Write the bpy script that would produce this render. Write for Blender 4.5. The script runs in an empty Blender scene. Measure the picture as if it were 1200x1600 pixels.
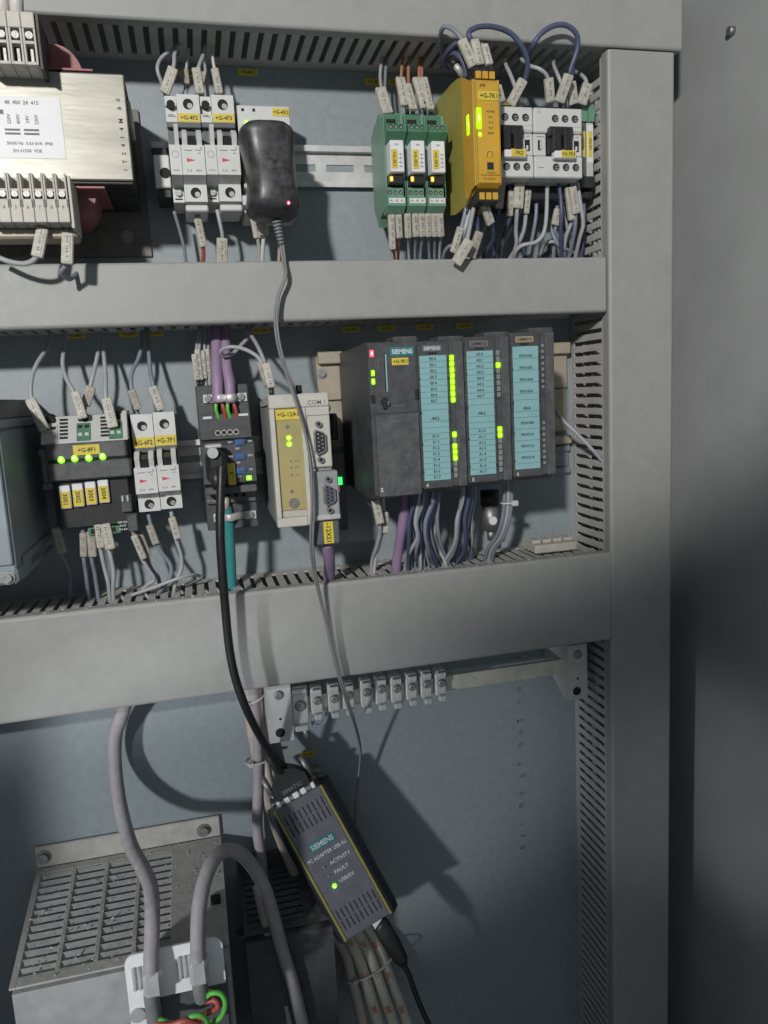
import bpy, bmesh, math, random
from mathutils import Vector, Matrix

random.seed(7)
sc = bpy.context.scene
COL = sc.collection

# ------------------------------------------------------------------ camera
# world: x right along the mounting panel, -y out of the panel to the viewer, z up; metres
cam_d = bpy.data.cameras.new("camera")
cam = bpy.data.objects.new("camera", cam_d)
COL.objects.link(cam)
RIGHT = Vector((0.969193, -0.240775, -0.051888))
UP = Vector((0.087323, 0.138919, 0.986446))
BACK = Vector((-0.230303, -0.960588, 0.155665))
m = Matrix.Identity(4)
for i in range(3):
    m[i][0], m[i][1], m[i][2] = RIGHT[i], UP[i], BACK[i]
m.translation = Vector((0, -0.72, 0))
cam.matrix_world = m
cam_d.sensor_fit = 'VERTICAL'
cam_d.sensor_height = 36
cam_d.lens = 27.0
cam_d.clip_start = 0.01
cam_d.clip_end = 50
sc.camera = cam

# ------------------------------------------------------------------ light
w = bpy.data.worlds.new("World")
sc.world = w
w.use_nodes = True
w.node_tree.nodes["Background"].inputs[0].default_value = (0.80, 0.92, 1.0, 1)
w.node_tree.nodes["Background"].inputs[1].default_value = 0.185
sc.view_settings.view_transform = 'Standard'
sc.view_settings.look = 'None'
sc.view_settings.exposure = 0.0
sc.view_settings.gamma = 1.0


def spot(name, loc, target, half_angle, blend, power, col, radius):
    d = bpy.data.lights.new(name, 'SPOT')
    d.energy = power
    d.color = col
    d.spot_size = 2 * math.radians(half_angle)
    d.spot_blend = blend
    d.shadow_soft_size = radius
    o = bpy.data.objects.new(name, d)
    COL.objects.link(o)
    o.location = Vector(loc)
    o.rotation_euler = (Vector(target) - Vector(loc)).to_track_quat('-Z', 'Y').to_euler()
    return o


# lamp of the room, far off to the upper left; hand torch low on the left
spot("room_lamp", (-0.64, -1.70, 0.60), (-0.40, 0, 1.40), 53.1, 0.075, 116, (1.0, 0.985, 0.955), 0.050)
spot("hand_torch", (-0.62, -0.72, -0.33), (0.042, 0, -0.368), 14.0, 0.6, 19.5, (0.95, 0.98, 1.0), 0.026)
spot("side_wall_spot", (-0.62, -0.72, -0.33), (0.488, -0.105, -0.420), 7.0, 1.0, 9.5, (0.95, 0.98, 1.0), 0.026)  # extra spot at the torch's place, added to lighten the side wall


# ------------------------------------------------------------------ materials
def mat(name, col, rough=0.5, metal=0.0, var=0.10, scale=60, bump=0.0, dust=0.0, bscale=900, spec=0.5, stretch=None):
    mt = bpy.data.materials.new(name)
    mt.use_nodes = True
    nt = mt.node_tree
    N = nt.nodes
    L = nt.links
    b = N["Principled BSDF"]
    b.inputs["Roughness"].default_value = rough
    b.inputs["Metallic"].default_value = metal
    b.inputs["Specular IOR Level"].default_value = spec
    tc = N.new("ShaderNodeTexCoord")
    src = tc.outputs["Object"]
    if stretch:
        mp = N.new("ShaderNodeMapping")
        mp.inputs["Scale"].default_value = stretch
        L.new(src, mp.inputs["Vector"])
        src = mp.outputs["Vector"]
    n1 = N.new("ShaderNodeTexNoise")
    n1.inputs["Scale"].default_value = scale
    n1.inputs["Detail"].default_value = 5
    n1.inputs["Roughness"].default_value = 0.62
    L.new(src, n1.inputs["Vector"])
    mx = N.new("ShaderNodeMix")
    mx.data_type = 'RGBA'
    mr = N.new("ShaderNodeMapRange")
    mr.inputs["From Min"].default_value = 0.3
    mr.inputs["From Max"].default_value = 0.7
    L.new(n1.outputs["Fac"], mr.inputs["Value"])
    L.new(mr.outputs[0], mx.inputs["Factor"])
    mx.inputs["A"].default_value = tuple(c * (1 - var) for c in col) + (1,)
    mx.inputs["B"].default_value = tuple(min(1, c * (1 + var)) for c in col) + (1,)
    out = mx.outputs["Result"]
    if dust > 0:
        g = N.new("ShaderNodeNewGeometry")
        sx = N.new("ShaderNodeSeparateXYZ")
        L.new(g.outputs["Normal"], sx.inputs[0])
        up = N.new("ShaderNodeMapRange")
        up.inputs["From Min"].default_value = -0.2
        up.inputs["From Max"].default_value = 0.9
        up.inputs["To Min"].default_value = 0.25
        L.new(sx.outputs["Z"], up.inputs["Value"])
        n2 = N.new("ShaderNodeTexNoise")
        n2.inputs["Scale"].default_value = 130
        n2.inputs["Detail"].default_value = 8
        n2.inputs["Roughness"].default_value = 0.75
        L.new(src, n2.inputs["Vector"])
        m2 = N.new("ShaderNodeMapRange")
        m2.inputs["From Min"].default_value = 0.38
        m2.inputs["From Max"].default_value = 0.68
        L.new(n2.outputs["Fac"], m2.inputs["Value"])
        mu = N.new("ShaderNodeMath")
        mu.operation = 'MULTIPLY'
        L.new(up.outputs[0], mu.inputs[0])
        L.new(m2.outputs[0], mu.inputs[1])
        mu2 = N.new("ShaderNodeMath")
        mu2.operation = 'MULTIPLY'
        mu2.inputs[1].default_value = dust
        L.new(mu.outputs[0], mu2.inputs[0])
        md = N.new("ShaderNodeMix")
        md.data_type = 'RGBA'
        L.new(mu2.outputs[0], md.inputs["Factor"])
        L.new(out, md.inputs["A"])
        md.inputs["B"].default_value = (0.50, 0.48, 0.44, 1)
        out = md.outputs["Result"]
        ra = N.new("ShaderNodeMath")
        ra.operation = 'ADD'
        ra.inputs[1].default_value = rough
        ra.use_clamp = True
        L.new(mu2.outputs[0], ra.inputs[0])
        L.new(ra.outputs[0], b.inputs["Roughness"])
    L.new(out, b.inputs["Base Color"])
    if bump > 0:
        n3 = N.new("ShaderNodeTexNoise")
        n3.inputs["Scale"].default_value = bscale
        n3.inputs["Detail"].default_value = 3
        L.new(src, n3.inputs["Vector"])
        bp = N.new("ShaderNodeBump")
        bp.inputs["Strength"].default_value = bump
        bp.inputs["Distance"].default_value = 0.0006
        L.new(n3.outputs["Fac"], bp.inputs["Height"])
        L.new(bp.outputs[0], b.inputs["Normal"])
    return mt


def glow(name, col, strength):
    mt = bpy.data.materials.new(name)
    mt.use_nodes = True
    b = mt.node_tree.nodes["Principled BSDF"]
    b.inputs["Base Color"].default_value = (*[c * 0.5 for c in col], 1)
    b.inputs["Emission Color"].default_value = (*col, 1)
    b.inputs["Emission Strength"].default_value = strength
    b.inputs["Roughness"].default_value = 0.3
    return mt


M = {
    'panel': mat("painted_panel", (0.262, 0.300, 0.322), 0.42, 0, 0.07, 130, 0.3, 0.12, 700),
    'wall': mat("painted_side_wall", (0.365, 0.372, 0.372), 0.5, 0, 0.08, 14, 0.25, 0, 500),
    'duct': mat("grey_duct_plastic", (0.31, 0.31, 0.30), 0.45, 0, 0.05, 40, 0.2, 0.34),
    'ductwall': mat("grey_duct_wall", (0.43, 0.43, 0.415), 0.55, 0, 0.12, 30, 0.1, 0.8),
    'zinc': mat("zinc_steel", (0.58, 0.58, 0.57), 0.45, 0.4, 0.14, 60, 0.2, 0.2),
    'steel': mat("screw_steel", (0.33, 0.33, 0.32), 0.52, 0.85, 0.2, 300, 0.1),
    'plate': mat("yellow_zinc_plate", (0.33, 0.32, 0.275), 0.40, 0.4, 0.16, 25, 0.9, 0.15, 30, 0.5, (0.45, 1, 3.2)),
    'nickel': mat("bright_shield_plate", (0.86, 0.86, 0.85), 0.45, 0.0, 0.05, 200, 0.3, 0.05),
    'brass': mat("busbar_metal", (0.58, 0.55, 0.48), 0.42, 0.4, 0.18, 50, 0.2, 0.1),
    'ironplate': mat("brown_iron_plate", (0.17, 0.16, 0.145), 0.55, 0.2, 0.3, 60, 0.3, 0.25),
    'dkiron': mat("dark_iron", (0.045, 0.043, 0.040), 0.5, 0.3, 0.25, 80, 0.3, 0.2),
    'red': mat("bobbin_red", (0.30, 0.10, 0.105), 0.45, 0, 0.15, 80, 0.1, 0.2),
    'beige': mat("terminal_beige", (0.50, 0.475, 0.42), 0.5, 0, 0.08, 90, 0.1, 0.2),
    'white': mat("breaker_white", (0.60, 0.60, 0.585), 0.42, 0, 0.05, 90, 0.05, 0.15),
    'label': mat("paper_label", (0.72, 0.72, 0.74), 0.45, 0, 0.03, 90),
    'lgrey': mat("light_grey_plastic", (0.50, 0.50, 0.485), 0.45, 0, 0.07, 90, 0.05, 0.25),
    'cream': mat("gateway_cream", (0.53, 0.51, 0.45), 0.45, 0, 0.07, 60, 0.08, 0.2),
    'sidegrey': mat("gateway_side", (0.33, 0.34, 0.35), 0.4, 0.2, 0.14, 30, 0.2, 0.2),
    'black': mat("black_plastic", (0.016, 0.016, 0.018), 0.42, 0, 0.2, 80, 0.08, 0.06),
    'gloss': mat("charger_black", (0.022, 0.022, 0.027), 0.36, 0, 0.3, 120, 0.12, 0.28),
    'hole': mat("dark_hole", (0.012, 0.012, 0.012), 0.8, 0, 0.1, 80),
    'anth': mat("anthracite_plastic", (0.050, 0.053, 0.058), 0.48, 0, 0.18, 60, 0.12, 0.20),
    'anth2': mat("worn_anthracite", (0.062, 0.064, 0.068), 0.5, 0, 0.25, 45, 0.12, 0.3),
    'slate': mat("slate_plastic", (0.085, 0.092, 0.10), 0.45, 0, 0.15, 60, 0.1, 0.2),
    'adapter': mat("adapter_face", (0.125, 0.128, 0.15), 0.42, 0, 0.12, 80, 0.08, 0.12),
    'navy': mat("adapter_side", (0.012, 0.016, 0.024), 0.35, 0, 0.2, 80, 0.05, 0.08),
    'olive': mat("olive_stripe", (0.30, 0.27, 0.07), 0.5, 0, 0.12, 80),
    'petrol': mat("petrol_badge", (0.025, 0.19, 0.20), 0.45, 0, 0.08, 80),
    'turq': mat("turquoise_strip", (0.235, 0.435, 0.455), 0.55, 0, 0.05, 60, 0.05, 0.05),
    'turqline': mat("strip_line", (0.05, 0.13, 0.14), 0.6, 0, 0.05, 60),
    'yellow': mat("yellow_tag", (0.66, 0.52, 0.055), 0.45, 0, 0.06, 90, 0.05, 0.1),
    'ink': mat("black_ink", (0.018, 0.018, 0.02), 0.6, 0, 0.05, 50),
    'greyink': mat("grey_ink", (0.16, 0.16, 0.17), 0.6, 0, 0.05, 50),
    'paleink': mat("pale_ink", (0.62, 0.63, 0.63), 0.6, 0, 0.05, 50),
    'goldink': mat("tan_badge", (0.36, 0.29, 0.20), 0.5, 0, 0.1, 50),
    'faint': mat("faint_stencil", (0.19, 0.215, 0.235), 0.6, 0, 0.3, 400),
    'redink': mat("red_ink", (0.55, 0.06, 0.06), 0.5, 0, 0.05, 50),
    'orink': mat("orange_ink", (0.62, 0.15, 0.05), 0.6, 0, 0.3, 300),
    'green': mat("relay_green", (0.135, 0.28, 0.19), 0.45, 0, 0.12, 60, 0.08, 0.18),
    'greend': mat("terminal_green", (0.065, 0.19, 0.11), 0.45, 0, 0.12, 60, 0.05, 0.1),
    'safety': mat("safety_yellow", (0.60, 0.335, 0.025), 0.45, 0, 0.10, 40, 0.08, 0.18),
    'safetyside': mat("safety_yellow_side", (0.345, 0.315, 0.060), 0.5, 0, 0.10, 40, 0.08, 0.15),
    'membrane': mat("gateway_membrane", (0.385, 0.325, 0.14), 0.42, 0, 0.10, 50, 0.05, 0.1),
    'dsubblue': mat("dsub_blue", (0.07, 0.08, 0.105), 0.45, 0, 0.1, 90),
    'blue': mat("blue_switch", (0.04, 0.13, 0.42), 0.4, 0, 0.1, 90),
    'tan': mat("rail_tan", (0.40, 0.35, 0.27), 0.5, 0.15, 0.14, 60, 0.15, 0.25),
    'boxgrey': mat("enclosure_grey", (0.26, 0.30, 0.33), 0.42, 0.1, 0.14, 30, 0.2, 0.1),
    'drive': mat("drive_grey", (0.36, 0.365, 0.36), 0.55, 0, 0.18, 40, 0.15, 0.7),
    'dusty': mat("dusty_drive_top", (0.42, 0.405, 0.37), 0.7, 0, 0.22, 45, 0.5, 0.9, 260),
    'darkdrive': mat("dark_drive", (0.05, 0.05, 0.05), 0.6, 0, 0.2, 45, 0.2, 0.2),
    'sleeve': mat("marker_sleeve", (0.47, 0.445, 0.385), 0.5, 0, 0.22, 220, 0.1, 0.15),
    'sleeved': mat("shaded_brown_marker_sleeve", (0.36, 0.33, 0.28), 0.5, 0, 0.22, 220, 0.1, 0.1),  # darker sleeve copy: shade put into the colour, also for a brown marker
    'wgrey': mat("grey_wire", (0.365, 0.37, 0.39), 0.42, 0, 0.12, 60, 0, 0.15),
    'wblue': mat("bluegrey_wire", (0.205, 0.228, 0.285), 0.42, 0, 0.12, 60, 0, 0.15),
    'wdark': mat("darkblue_wire", (0.068, 0.082, 0.150), 0.40, 0, 0.12, 60, 0, 0.1),
    'worange': mat("orange_wire", (0.46, 0.185, 0.11), 0.42, 0, 0.12, 60, 0, 0.1),
    'wred': mat("red_wire", (0.42, 0.07, 0.06), 0.40, 0, 0.12, 60, 0, 0.1),
    'wgreen': mat("green_wire", (0.13, 0.50, 0.07), 0.40, 0, 0.12, 60, 0, 0.05),
    'wwhite': mat("white_cable", (0.60, 0.57, 0.53), 0.45, 0, 0.10, 60, 0, 0.15),
    'wpink': mat("dusty_pink_cable", (0.45, 0.38, 0.345), 0.55, 0, 0.16, 60, 0.1, 0.25),
    'wbundle': mat("cream_cable", (0.62, 0.57, 0.48), 0.55, 0, 0.16, 60, 0.1, 0.25),
    'purple': mat("purple_cable", (0.27, 0.185, 0.30), 0.48, 0, 0.10, 60, 0.05, 0.2),
    'lilac': mat("faded_purple_cable", (0.325, 0.292, 0.315), 0.55, 0, 0.14, 60, 0.15, 0.7),
    'teal': mat("teal_cable", (0.035, 0.24, 0.25), 0.45, 0, 0.10, 60, 0.05, 0.15),
    'rubber': mat("black_cable", (0.010, 0.010, 0.011), 0.42, 0, 0.2, 60, 0, 0.05),
    'cord': mat("grey_cord", (0.19, 0.19, 0.195), 0.45, 0, 0.12, 60, 0, 0.15),
    'clear': mat("natural_tie", (0.55, 0.52, 0.46), 0.4, 0, 0.1, 60),
    'gled': glow("green_led", (0.20, 1.0, 0.02), 2.2),
    'yled': glow("lime_led", (0.27, 1.0, 0.0), 2.2),
    'rled': glow("red_led", (1.0, 0.10, 0.14), 2.0),
    'oled': glow("amber_led", (1.0, 0.58, 0.03), 1.1),
    'eled': glow("emerald_led", (0.05, 1.0, 0.15), 1.6),
    'gcore': glow("green_led_core", (0.75, 1.0, 0.25), 2.0),
    'ycore': glow("lime_led_core", (0.80, 1.0, 0.20), 2.0),
    'rcore': glow("red_led_core", (1.0, 0.55, 0.6), 2.5),
    'ocore': glow("amber_led_core", (1.0, 0.85, 0.4), 1.6),
    'offled': mat("unlit_led", (0.22, 0.23, 0.22), 0.4, 0, 0.1, 60),
}

# ------------------------------------------------------------------ mesh helpers (millimetres: x right, d out of the panel, z up)
S = 0.001
BASE = {}
FONTS = {}


def text_geo(s):
    if s in FONTS:
        return FONTS[s]
    c = bpy.data.curves.new("t", 'FONT')
    c.body = s
    c.size = 1.0
    c.resolution_u = 2
    c.offset = 0.018
    o = bpy.data.objects.new("t", c)
    me = bpy.data.meshes.new_from_object(o)
    vs = [(v.co.x, v.co.y) for v in me.vertices]
    fs = [tuple(p.vertices) for p in me.polygons]
    bpy.data.objects.remove(o)
    bpy.data.curves.remove(c)
    bpy.data.meshes.remove(me)
    x0 = min(v[0] for v in vs); x1 = max(v[0] for v in vs)
    y0 = min(v[1] for v in vs); y1 = max(v[1] for v in vs)
    FONTS[s] = ([(v[0] - x0, v[1] - y0) for v in vs], fs, x1 - x0, y1 - y0)
    return FONTS[s]


class MB:
    def __init__(self):
        self.v = []
        self.f = []
        self.sm = []

    def add(self, vs, fs, smooth=False):
        n = len(self.v)
        self.v += [tuple(q) for q in vs]
        self.f += [tuple(i + n for i in q) for q in fs]
        self.sm += [smooth] * len(fs)
        return self

    def box(self, x0, x1, d0, d1, z0, z1, b=0.0):
        if x0 > x1: x0, x1 = x1, x0
        if d0 > d1: d0, d1 = d1, d0
        if z0 > z1: z0, z1 = z1, z0
        b = min(b, (x1 - x0) * .45, (d1 - d0) * .45, (z1 - z0) * .45)
        lo = (x0, d0, z0); hi = (x1, d1, z1)
        if b <= 0:
            vs = [(x, d, z) for x in (x0, x1) for d in (d0, d1) for z in (z0, z1)]
            return self.add(vs, [(0, 1, 3, 2), (4, 6, 7, 5), (0, 4, 5, 1), (2, 3, 7, 6), (0, 2, 6, 4), (1, 5, 7, 3)])
        vs = []
        ix = {}
        for cx in (0, 1):
            for cd in (0, 1):
                for cz in (0, 1):
                    c = (cx, cd, cz)
                    for a in range(3):
                        p = []
                        for k in range(3):
                            e = hi[k] if c[k] else lo[k]
                            if k != a:
                                e += -b if c[k] else b
                            p.append(e)
                        ix[(c, a)] = len(vs)
                        vs.append(p)
        fs = []
        for a in range(3):
            o = [k for k in range(3) if k != a]
            for s in (0, 1):
                q = []
                for (u, w_) in ((0, 0), (1, 0), (1, 1), (0, 1)):
                    c = [0, 0, 0]
                    c[a] = s; c[o[0]] = u; c[o[1]] = w_
                    q.append(ix[(tuple(c), a)])
                fs.append(q)
        for a in range(3):          # edge along axis a
            o = [k for k in range(3) if k != a]
            for u in (0, 1):
                for w_ in (0, 1):
                    c0 = [0, 0, 0]; c1 = [0, 0, 0]
                    c0[o[0]] = c1[o[0]] = u
                    c0[o[1]] = c1[o[1]] = w_
                    c1[a] = 1
                    c0 = tuple(c0); c1 = tuple(c1)
                    fs.append((ix[(c0, o[0])], ix[(c1, o[0])], ix[(c1, o[1])], ix[(c0, o[1])]))
        for cx in (0, 1):
            for cd in (0, 1):
                for cz in (0, 1):
                    c = (cx, cd, cz)
                    fs.append((ix[(c, 0)], ix[(c, 1)], ix[(c, 2)]))
        return self.add(vs, fs)

    def prism(self, poly, plane, lo, hi):
        def pt(a, b, c):
            if plane == 'xz': return (a, c, b)
            if plane == 'dz': return (c, a, b)
            return (a, b, c)        # 'xd'
        n = len(poly)
        vs = [pt(a, b, lo) for a, b in poly] + [pt(a, b, hi) for a, b in poly]
        fs = [tuple(range(n)), tuple(range(2 * n - 1, n - 1, -1))]
        fs += [(i, (i + 1) % n, n + (i + 1) % n, n + i) for i in range(n)]
        return self.add(vs, fs)

    def tube(self, pts, r, n=8, flat=1.0):
        P_ = [Vector(p) for p in pts]
        rs = r if isinstance(r, (list, tuple)) else [r] * len(P_)
        t0 = (P_[1] - P_[0]).normalized()
        a = Vector((0, 1, 0)) if abs(t0.y) < .9 else Vector((1, 0, 0))
        nrm = t0.cross(a).normalized()
        vs = []
        for i, p in enumerate(P_):
            t = (P_[min(i + 1, len(P_) - 1)] - P_[max(i - 1, 0)])
            t = t.normalized() if t.length > 1e-9 else t0
            nrm = (nrm - t * nrm.dot(t))
            nrm = nrm.normalized() if nrm.length > 1e-6 else t.orthogonal().normalized()
            bi = t.cross(nrm)
            for k in range(n):
                an = 2 * math.pi * k / n
                vs.append(p + nrm * (math.cos(an) * rs[i]) + bi * (math.sin(an) * rs[i] * flat))
        fs = []
        for i in range(len(P_) - 1):
            for k in range(n):
                fs.append((i * n + k, i * n + (k + 1) % n, (i + 1) * n + (k + 1) % n, (i + 1) * n + k))
        self.add(vs, fs, True)
        e = len(self.v) - len(vs)
        self.f += [tuple(e + k for k in range(n)), tuple(e + (len(P_) - 1) * n + k for k in reversed(range(n)))]
        self.sm += [False, False]
        return self

    def cyl(self, p0, p1, r0, r1=None, n=16):
        r1 = r0 if r1 is None else r1
        return self.tube([p0, p1], [r0, r1], n)

    def dcyl(self, x, z, d0, d1, r, n=14):
        return self.cyl((x, d0, z), (x, d1, z), r, r, n)

    def ring(self, x, z, d0, d1, ro, ri, n=16):
        vs = []
        for r, d in ((ro, d0), (ro, d1), (ri, d1), (ri, d0)):
            vs += [(x + r * math.cos(2 * math.pi * k / n), d, z + r * math.sin(2 * math.pi * k / n)) for k in range(n)]
        fs = []
        for j in range(4):
            for k in range(n):
                fs.append((j * n + k, j * n + (k + 1) % n, ((j + 1) % 4) * n + (k + 1) % n, ((j + 1) % 4) * n + k))
        return self.add(vs, fs, False)

    def ball(self, x, d, z, rx, rd=None, rz=None, n=12, k=7):
        rd = rx if rd is None else rd
        rz = rx if rz is None else rz
        vs = [(x, d, z + rz)]
        for i in range(1, k):
            t = math.pi * i / k
            for j in range(n):
                a = 2 * math.pi * j / n
                vs.append((x + rx * math.sin(t) * math.cos(a), d + rd * math.sin(t) * math.sin(a), z + rz * math.cos(t)))
        vs.append((x, d, z - rz))
        fs = [(0, 1 + j, 1 + (j + 1) % n) for j in range(n)]
        for i in range(k - 2):
            for j in range(n):
                fs.append((1 + i * n + j, 1 + (i + 1) * n + j, 1 + (i + 1) * n + (j + 1) % n, 1 + i * n + (j + 1) % n))
        l = len(vs) - 1
        fs += [(l, 1 + (k - 2) * n + (j + 1) % n, 1 + (k - 2) * n + j) for j in range(n)]
        return self.add(vs, fs, True)

    def text(self, s, x, d, z, h, align='C', rot=0.0, wmax=None, t=0.12):
        vs, fs, W, H = text_geo(s)
        k = h / max(H, .5)
        kx = k
        if wmax and W * k > wmax:
            kx = wmax / W
        ox = {'C': -W / 2, 'L': 0, 'R': -W}[align]
        c, sn = math.cos(math.radians(rot)), math.sin(math.radians(rot))
        out = []
        for a, b in vs:
            u = (a + ox) * kx
            q = (b - H / 2) * k
            out.append((x + u * c - q * sn, d + t, z + u * sn + q * c))
        return self.add(out, fs)

    def xf(self, fn, start=0):
        self.v[start:] = [tuple(fn(*q)) for q in self.v[start:]]
        return self


def rot_x(deg, d0, z0):
    c, s = math.cos(math.radians(deg)), math.sin(math.radians(deg))
    return lambda x, d, z: (x, d0 + (d - d0) * c - (z - z0) * s, z0 + (d - d0) * s + (z - z0) * c)


def make_mesh(name, mb, mt, off=(0, 0, 0)):
    me = bpy.data.meshes.new(name)
    me.from_pydata([((x - off[0]) * S, -(d - off[1]) * S, (z - off[2]) * S) for x, d, z in mb.v], [], mb.f)
    me.polygons.foreach_set("use_smooth", mb.sm)
    bm = bmesh.new()
    bm.from_mesh(me)
    bmesh.ops.recalc_face_normals(bm, faces=bm.faces)
    bm.to_mesh(me)
    bm.free()
    me.materials.append(M[mt] if isinstance(mt, str) else mt)
    return me


def tag(o, label, cat, group=None):
    o['label'] = label
    o['category'] = cat
    if group:
        o['group'] = group
    return o


def thing(name, base, label, cat, group=None):
    o = bpy.data.objects.new(name, None)
    o.empty_display_size = 0.01
    COL.objects.link(o)
    o.location = (base[0] * S, -base[1] * S, base[2] * S)
    BASE[o.name] = base
    return tag(o, label, cat, group)


def part(name, mb, mt, parent, label=None):
    off = BASE[parent.name]
    o = bpy.data.objects.new(name, make_mesh(name, mb, mt, off))
    COL.objects.link(o)
    o.parent = parent
    BASE[o.name] = off
    if label:
        o['label'] = label
    if mt in ('gled', 'yled', 'rled', 'oled') and parent.parent is None:
        # the bright chip behind the lens
        lo = [min(v[k] for v in mb.v) for k in range(3)]
        hi = [max(v[k] for v in mb.v) for k in range(3)]
        c = [(a + b) / 2 for a, b in zip(lo, hi)]
        rx, rz = (hi[0] - lo[0]) * .22, (hi[2] - lo[2]) * .24
        part('lamp_core', MB().ball(c[0], hi[1] - .1, c[2], rx, .3, rz, 10, 6), mt[0] + 'core', o)
    return o


def solo(name, mb, mt, base, label, cat, group=None):
    o = bpy.data.objects.new(name, make_mesh(name, mb, mt, base))
    COL.objects.link(o)
    o.location = (base[0] * S, -base[1] * S, base[2] * S)
    BASE[o.name] = base
    return tag(o, label, cat, group)


def struct(name, mb, mt, kind='structure'):
    o = bpy.data.objects.new(name, make_mesh(name, mb, mt))
    COL.objects.link(o)
    o['kind'] = kind
    BASE[o.name] = (0, 0, 0)
    return o


def pieces(name, me, spots, parent):
    """alike pieces sharing one mesh; spots are offsets from the parent's base in mm"""
    for p in spots:
        o = bpy.data.objects.new(name, me)
        COL.objects.link(o)
        o.parent = parent
        o.location = (p[0] * S, -p[1] * S, p[2] * S)


def smooth(pts, k=6):
    P_ = [Vector(p) for p in pts]
    if len(P_) < 3:
        return P_
    out = []
    for i in range(len(P_) - 1):
        a = P_[max(i - 1, 0)]; b = P_[i]; c = P_[i + 1]; e = P_[min(i + 2, len(P_) - 1)]
        for j in range(k):
            t = j / k
            out.append(0.5 * ((2 * b) + (c - a) * t + (2 * a - 5 * b + 4 * c - e) * t * t + (3 * b - a - 3 * c + e) * t ** 3))
    out.append(P_[-1])
    return out


def screw(mb_head, mb_slot, x, z, d, r, t=1.5, cross=True):
    mb_head.tube([(x, d, z), (x, d + t * .6, z), (x, d + t, z)], [r, r, r * .72], 14)
    mb_slot.box(x - r * .62, x + r * .62, d + t - .3, d + t + .12, z - r * .12, z + r * .12)
    if cross:
        mb_slot.box(x - r * .12, x + r * .12, d + t - .3, d + t + .1, z - r * .62, z + r * .62)


def bolt(parent, x, z, d, r, washer=True, name='bolt'):
    h = MB()
    s = MB()
    if washer:
        h.ring(x, z, d, d + 1.0, r * 1.5, r * .5, 20)
    h.cyl((x, d + .6, z), (x, d + .6 + r * .8, z), r, r, 12)
    h.ring(x, z, d + .5 + r * .8, d + .9 + r * .8, r * .97, r * .52, 12)
    s.dcyl(x, z, d + r * .8, d + .68 + r * .8, r * .5, 6)
    b = part(name, h, 'steel', parent)
    return b


def wire(label, group, mt, r, pts, marks=(), cat='wire', name='wire', mw=5.5, mt_mark='sleeve', ferrule=None, k=6):
    base = tuple(pts[0])
    o = solo(name, MB().tube(smooth(pts, k), r, 10), mt, base, label, cat, group)
    for mk in marks:
        a, b = Vector(mk[0]), Vector(mk[1])
        wd = mk[2] if len(mk) > 2 else mw
        t = (b - a).normalized()
        L_ = (b - a).length
        side = t.cross(Vector((0, 1, 0))).normalized()
        up = side.cross(t)
        q = MB().box(-wd / 2, wd / 2, -2.1, 2.1, 0, L_, .7)
        # a rib along the snap-on marker and the ends' bore
        q.box(-wd * .28, wd * .28, 1.9, 2.5, 1.5, L_ - 1.5, .3)
        q.xf(lambda x, d, z: tuple(a + side * x + up * d + t * z))
        sl = part('marker_sleeve', q, mt_mark, o)
        pr = MB()
        n = int((L_ - 5) / 1.7)
        for j in range(n):
            if (j + int(L_ * 10)) % 4 == 3:
                continue
            hh = .45 + .25 * ((j * 7 + int(L_ * 3)) % 3)
            pr.box(-hh, hh, 2.45, 2.6, 2.5 + j * 1.7, 3.4 + j * 1.7)
        if n > 0:
            pr.xf(lambda x, d, z: tuple(a + side * x + up * d + t * z))
            part('print', pr, 'greyink', sl)
    if ferrule:
        part('ferrule', MB().cyl(ferrule[0], ferrule[1], r * 1.25, r * 1.05, 10), 'black', o)
    return o


def panel_tag(x, z, s, label, wd=20, hg=7, d=0.6, name='equipment_tag'):
    t = thing(name, (x, d, z), label, 'tag', 'yellow equipment tags stuck on the panel')
    part('plate', MB().box(x - wd / 2, x + wd / 2, 0.05, d + .3, z - hg / 2, z + hg / 2, .2), 'yellow', t)
    part('lettering', MB().text(s, x, d + .3, z, hg * .5, wmax=wd * .86), 'ink', t)
    return t


def id_tag(parent, x, d, z, wd, hg, s, rot=0, mt='yellow', ink='ink', name='identification_tag', fill=.55):
    p = part(name, MB().box(x - wd / 2, x + wd / 2, d, d + .5, z - hg / 2, z + hg / 2, .15), mt, parent)
    a, b = (wd, hg) if rot == 0 else (hg, wd)
    q = part('lettering', MB().text(s, x, d + .5, z, b * fill, rot=rot, wmax=a * .85), ink, p)
    return p


# ================================================================== the setting
struct('mounting_panel', MB().box(-430, 500, -4, 0, -900, 560), 'panel')
struct('cabinet_side_wall', MB().box(488, 492, .5, 420, -900, 560), 'wall')
struct('cabinet_left_wall', MB().box(-434, -430, .5, 420, -900, 560), 'wall')
struct('cabinet_floor', MB().box(-429, 487, .5, 420, -900, -896), 'wall')
struct('cabinet_roof', MB().box(-429, 487, .5, 420, 556, 560), 'wall')


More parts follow.
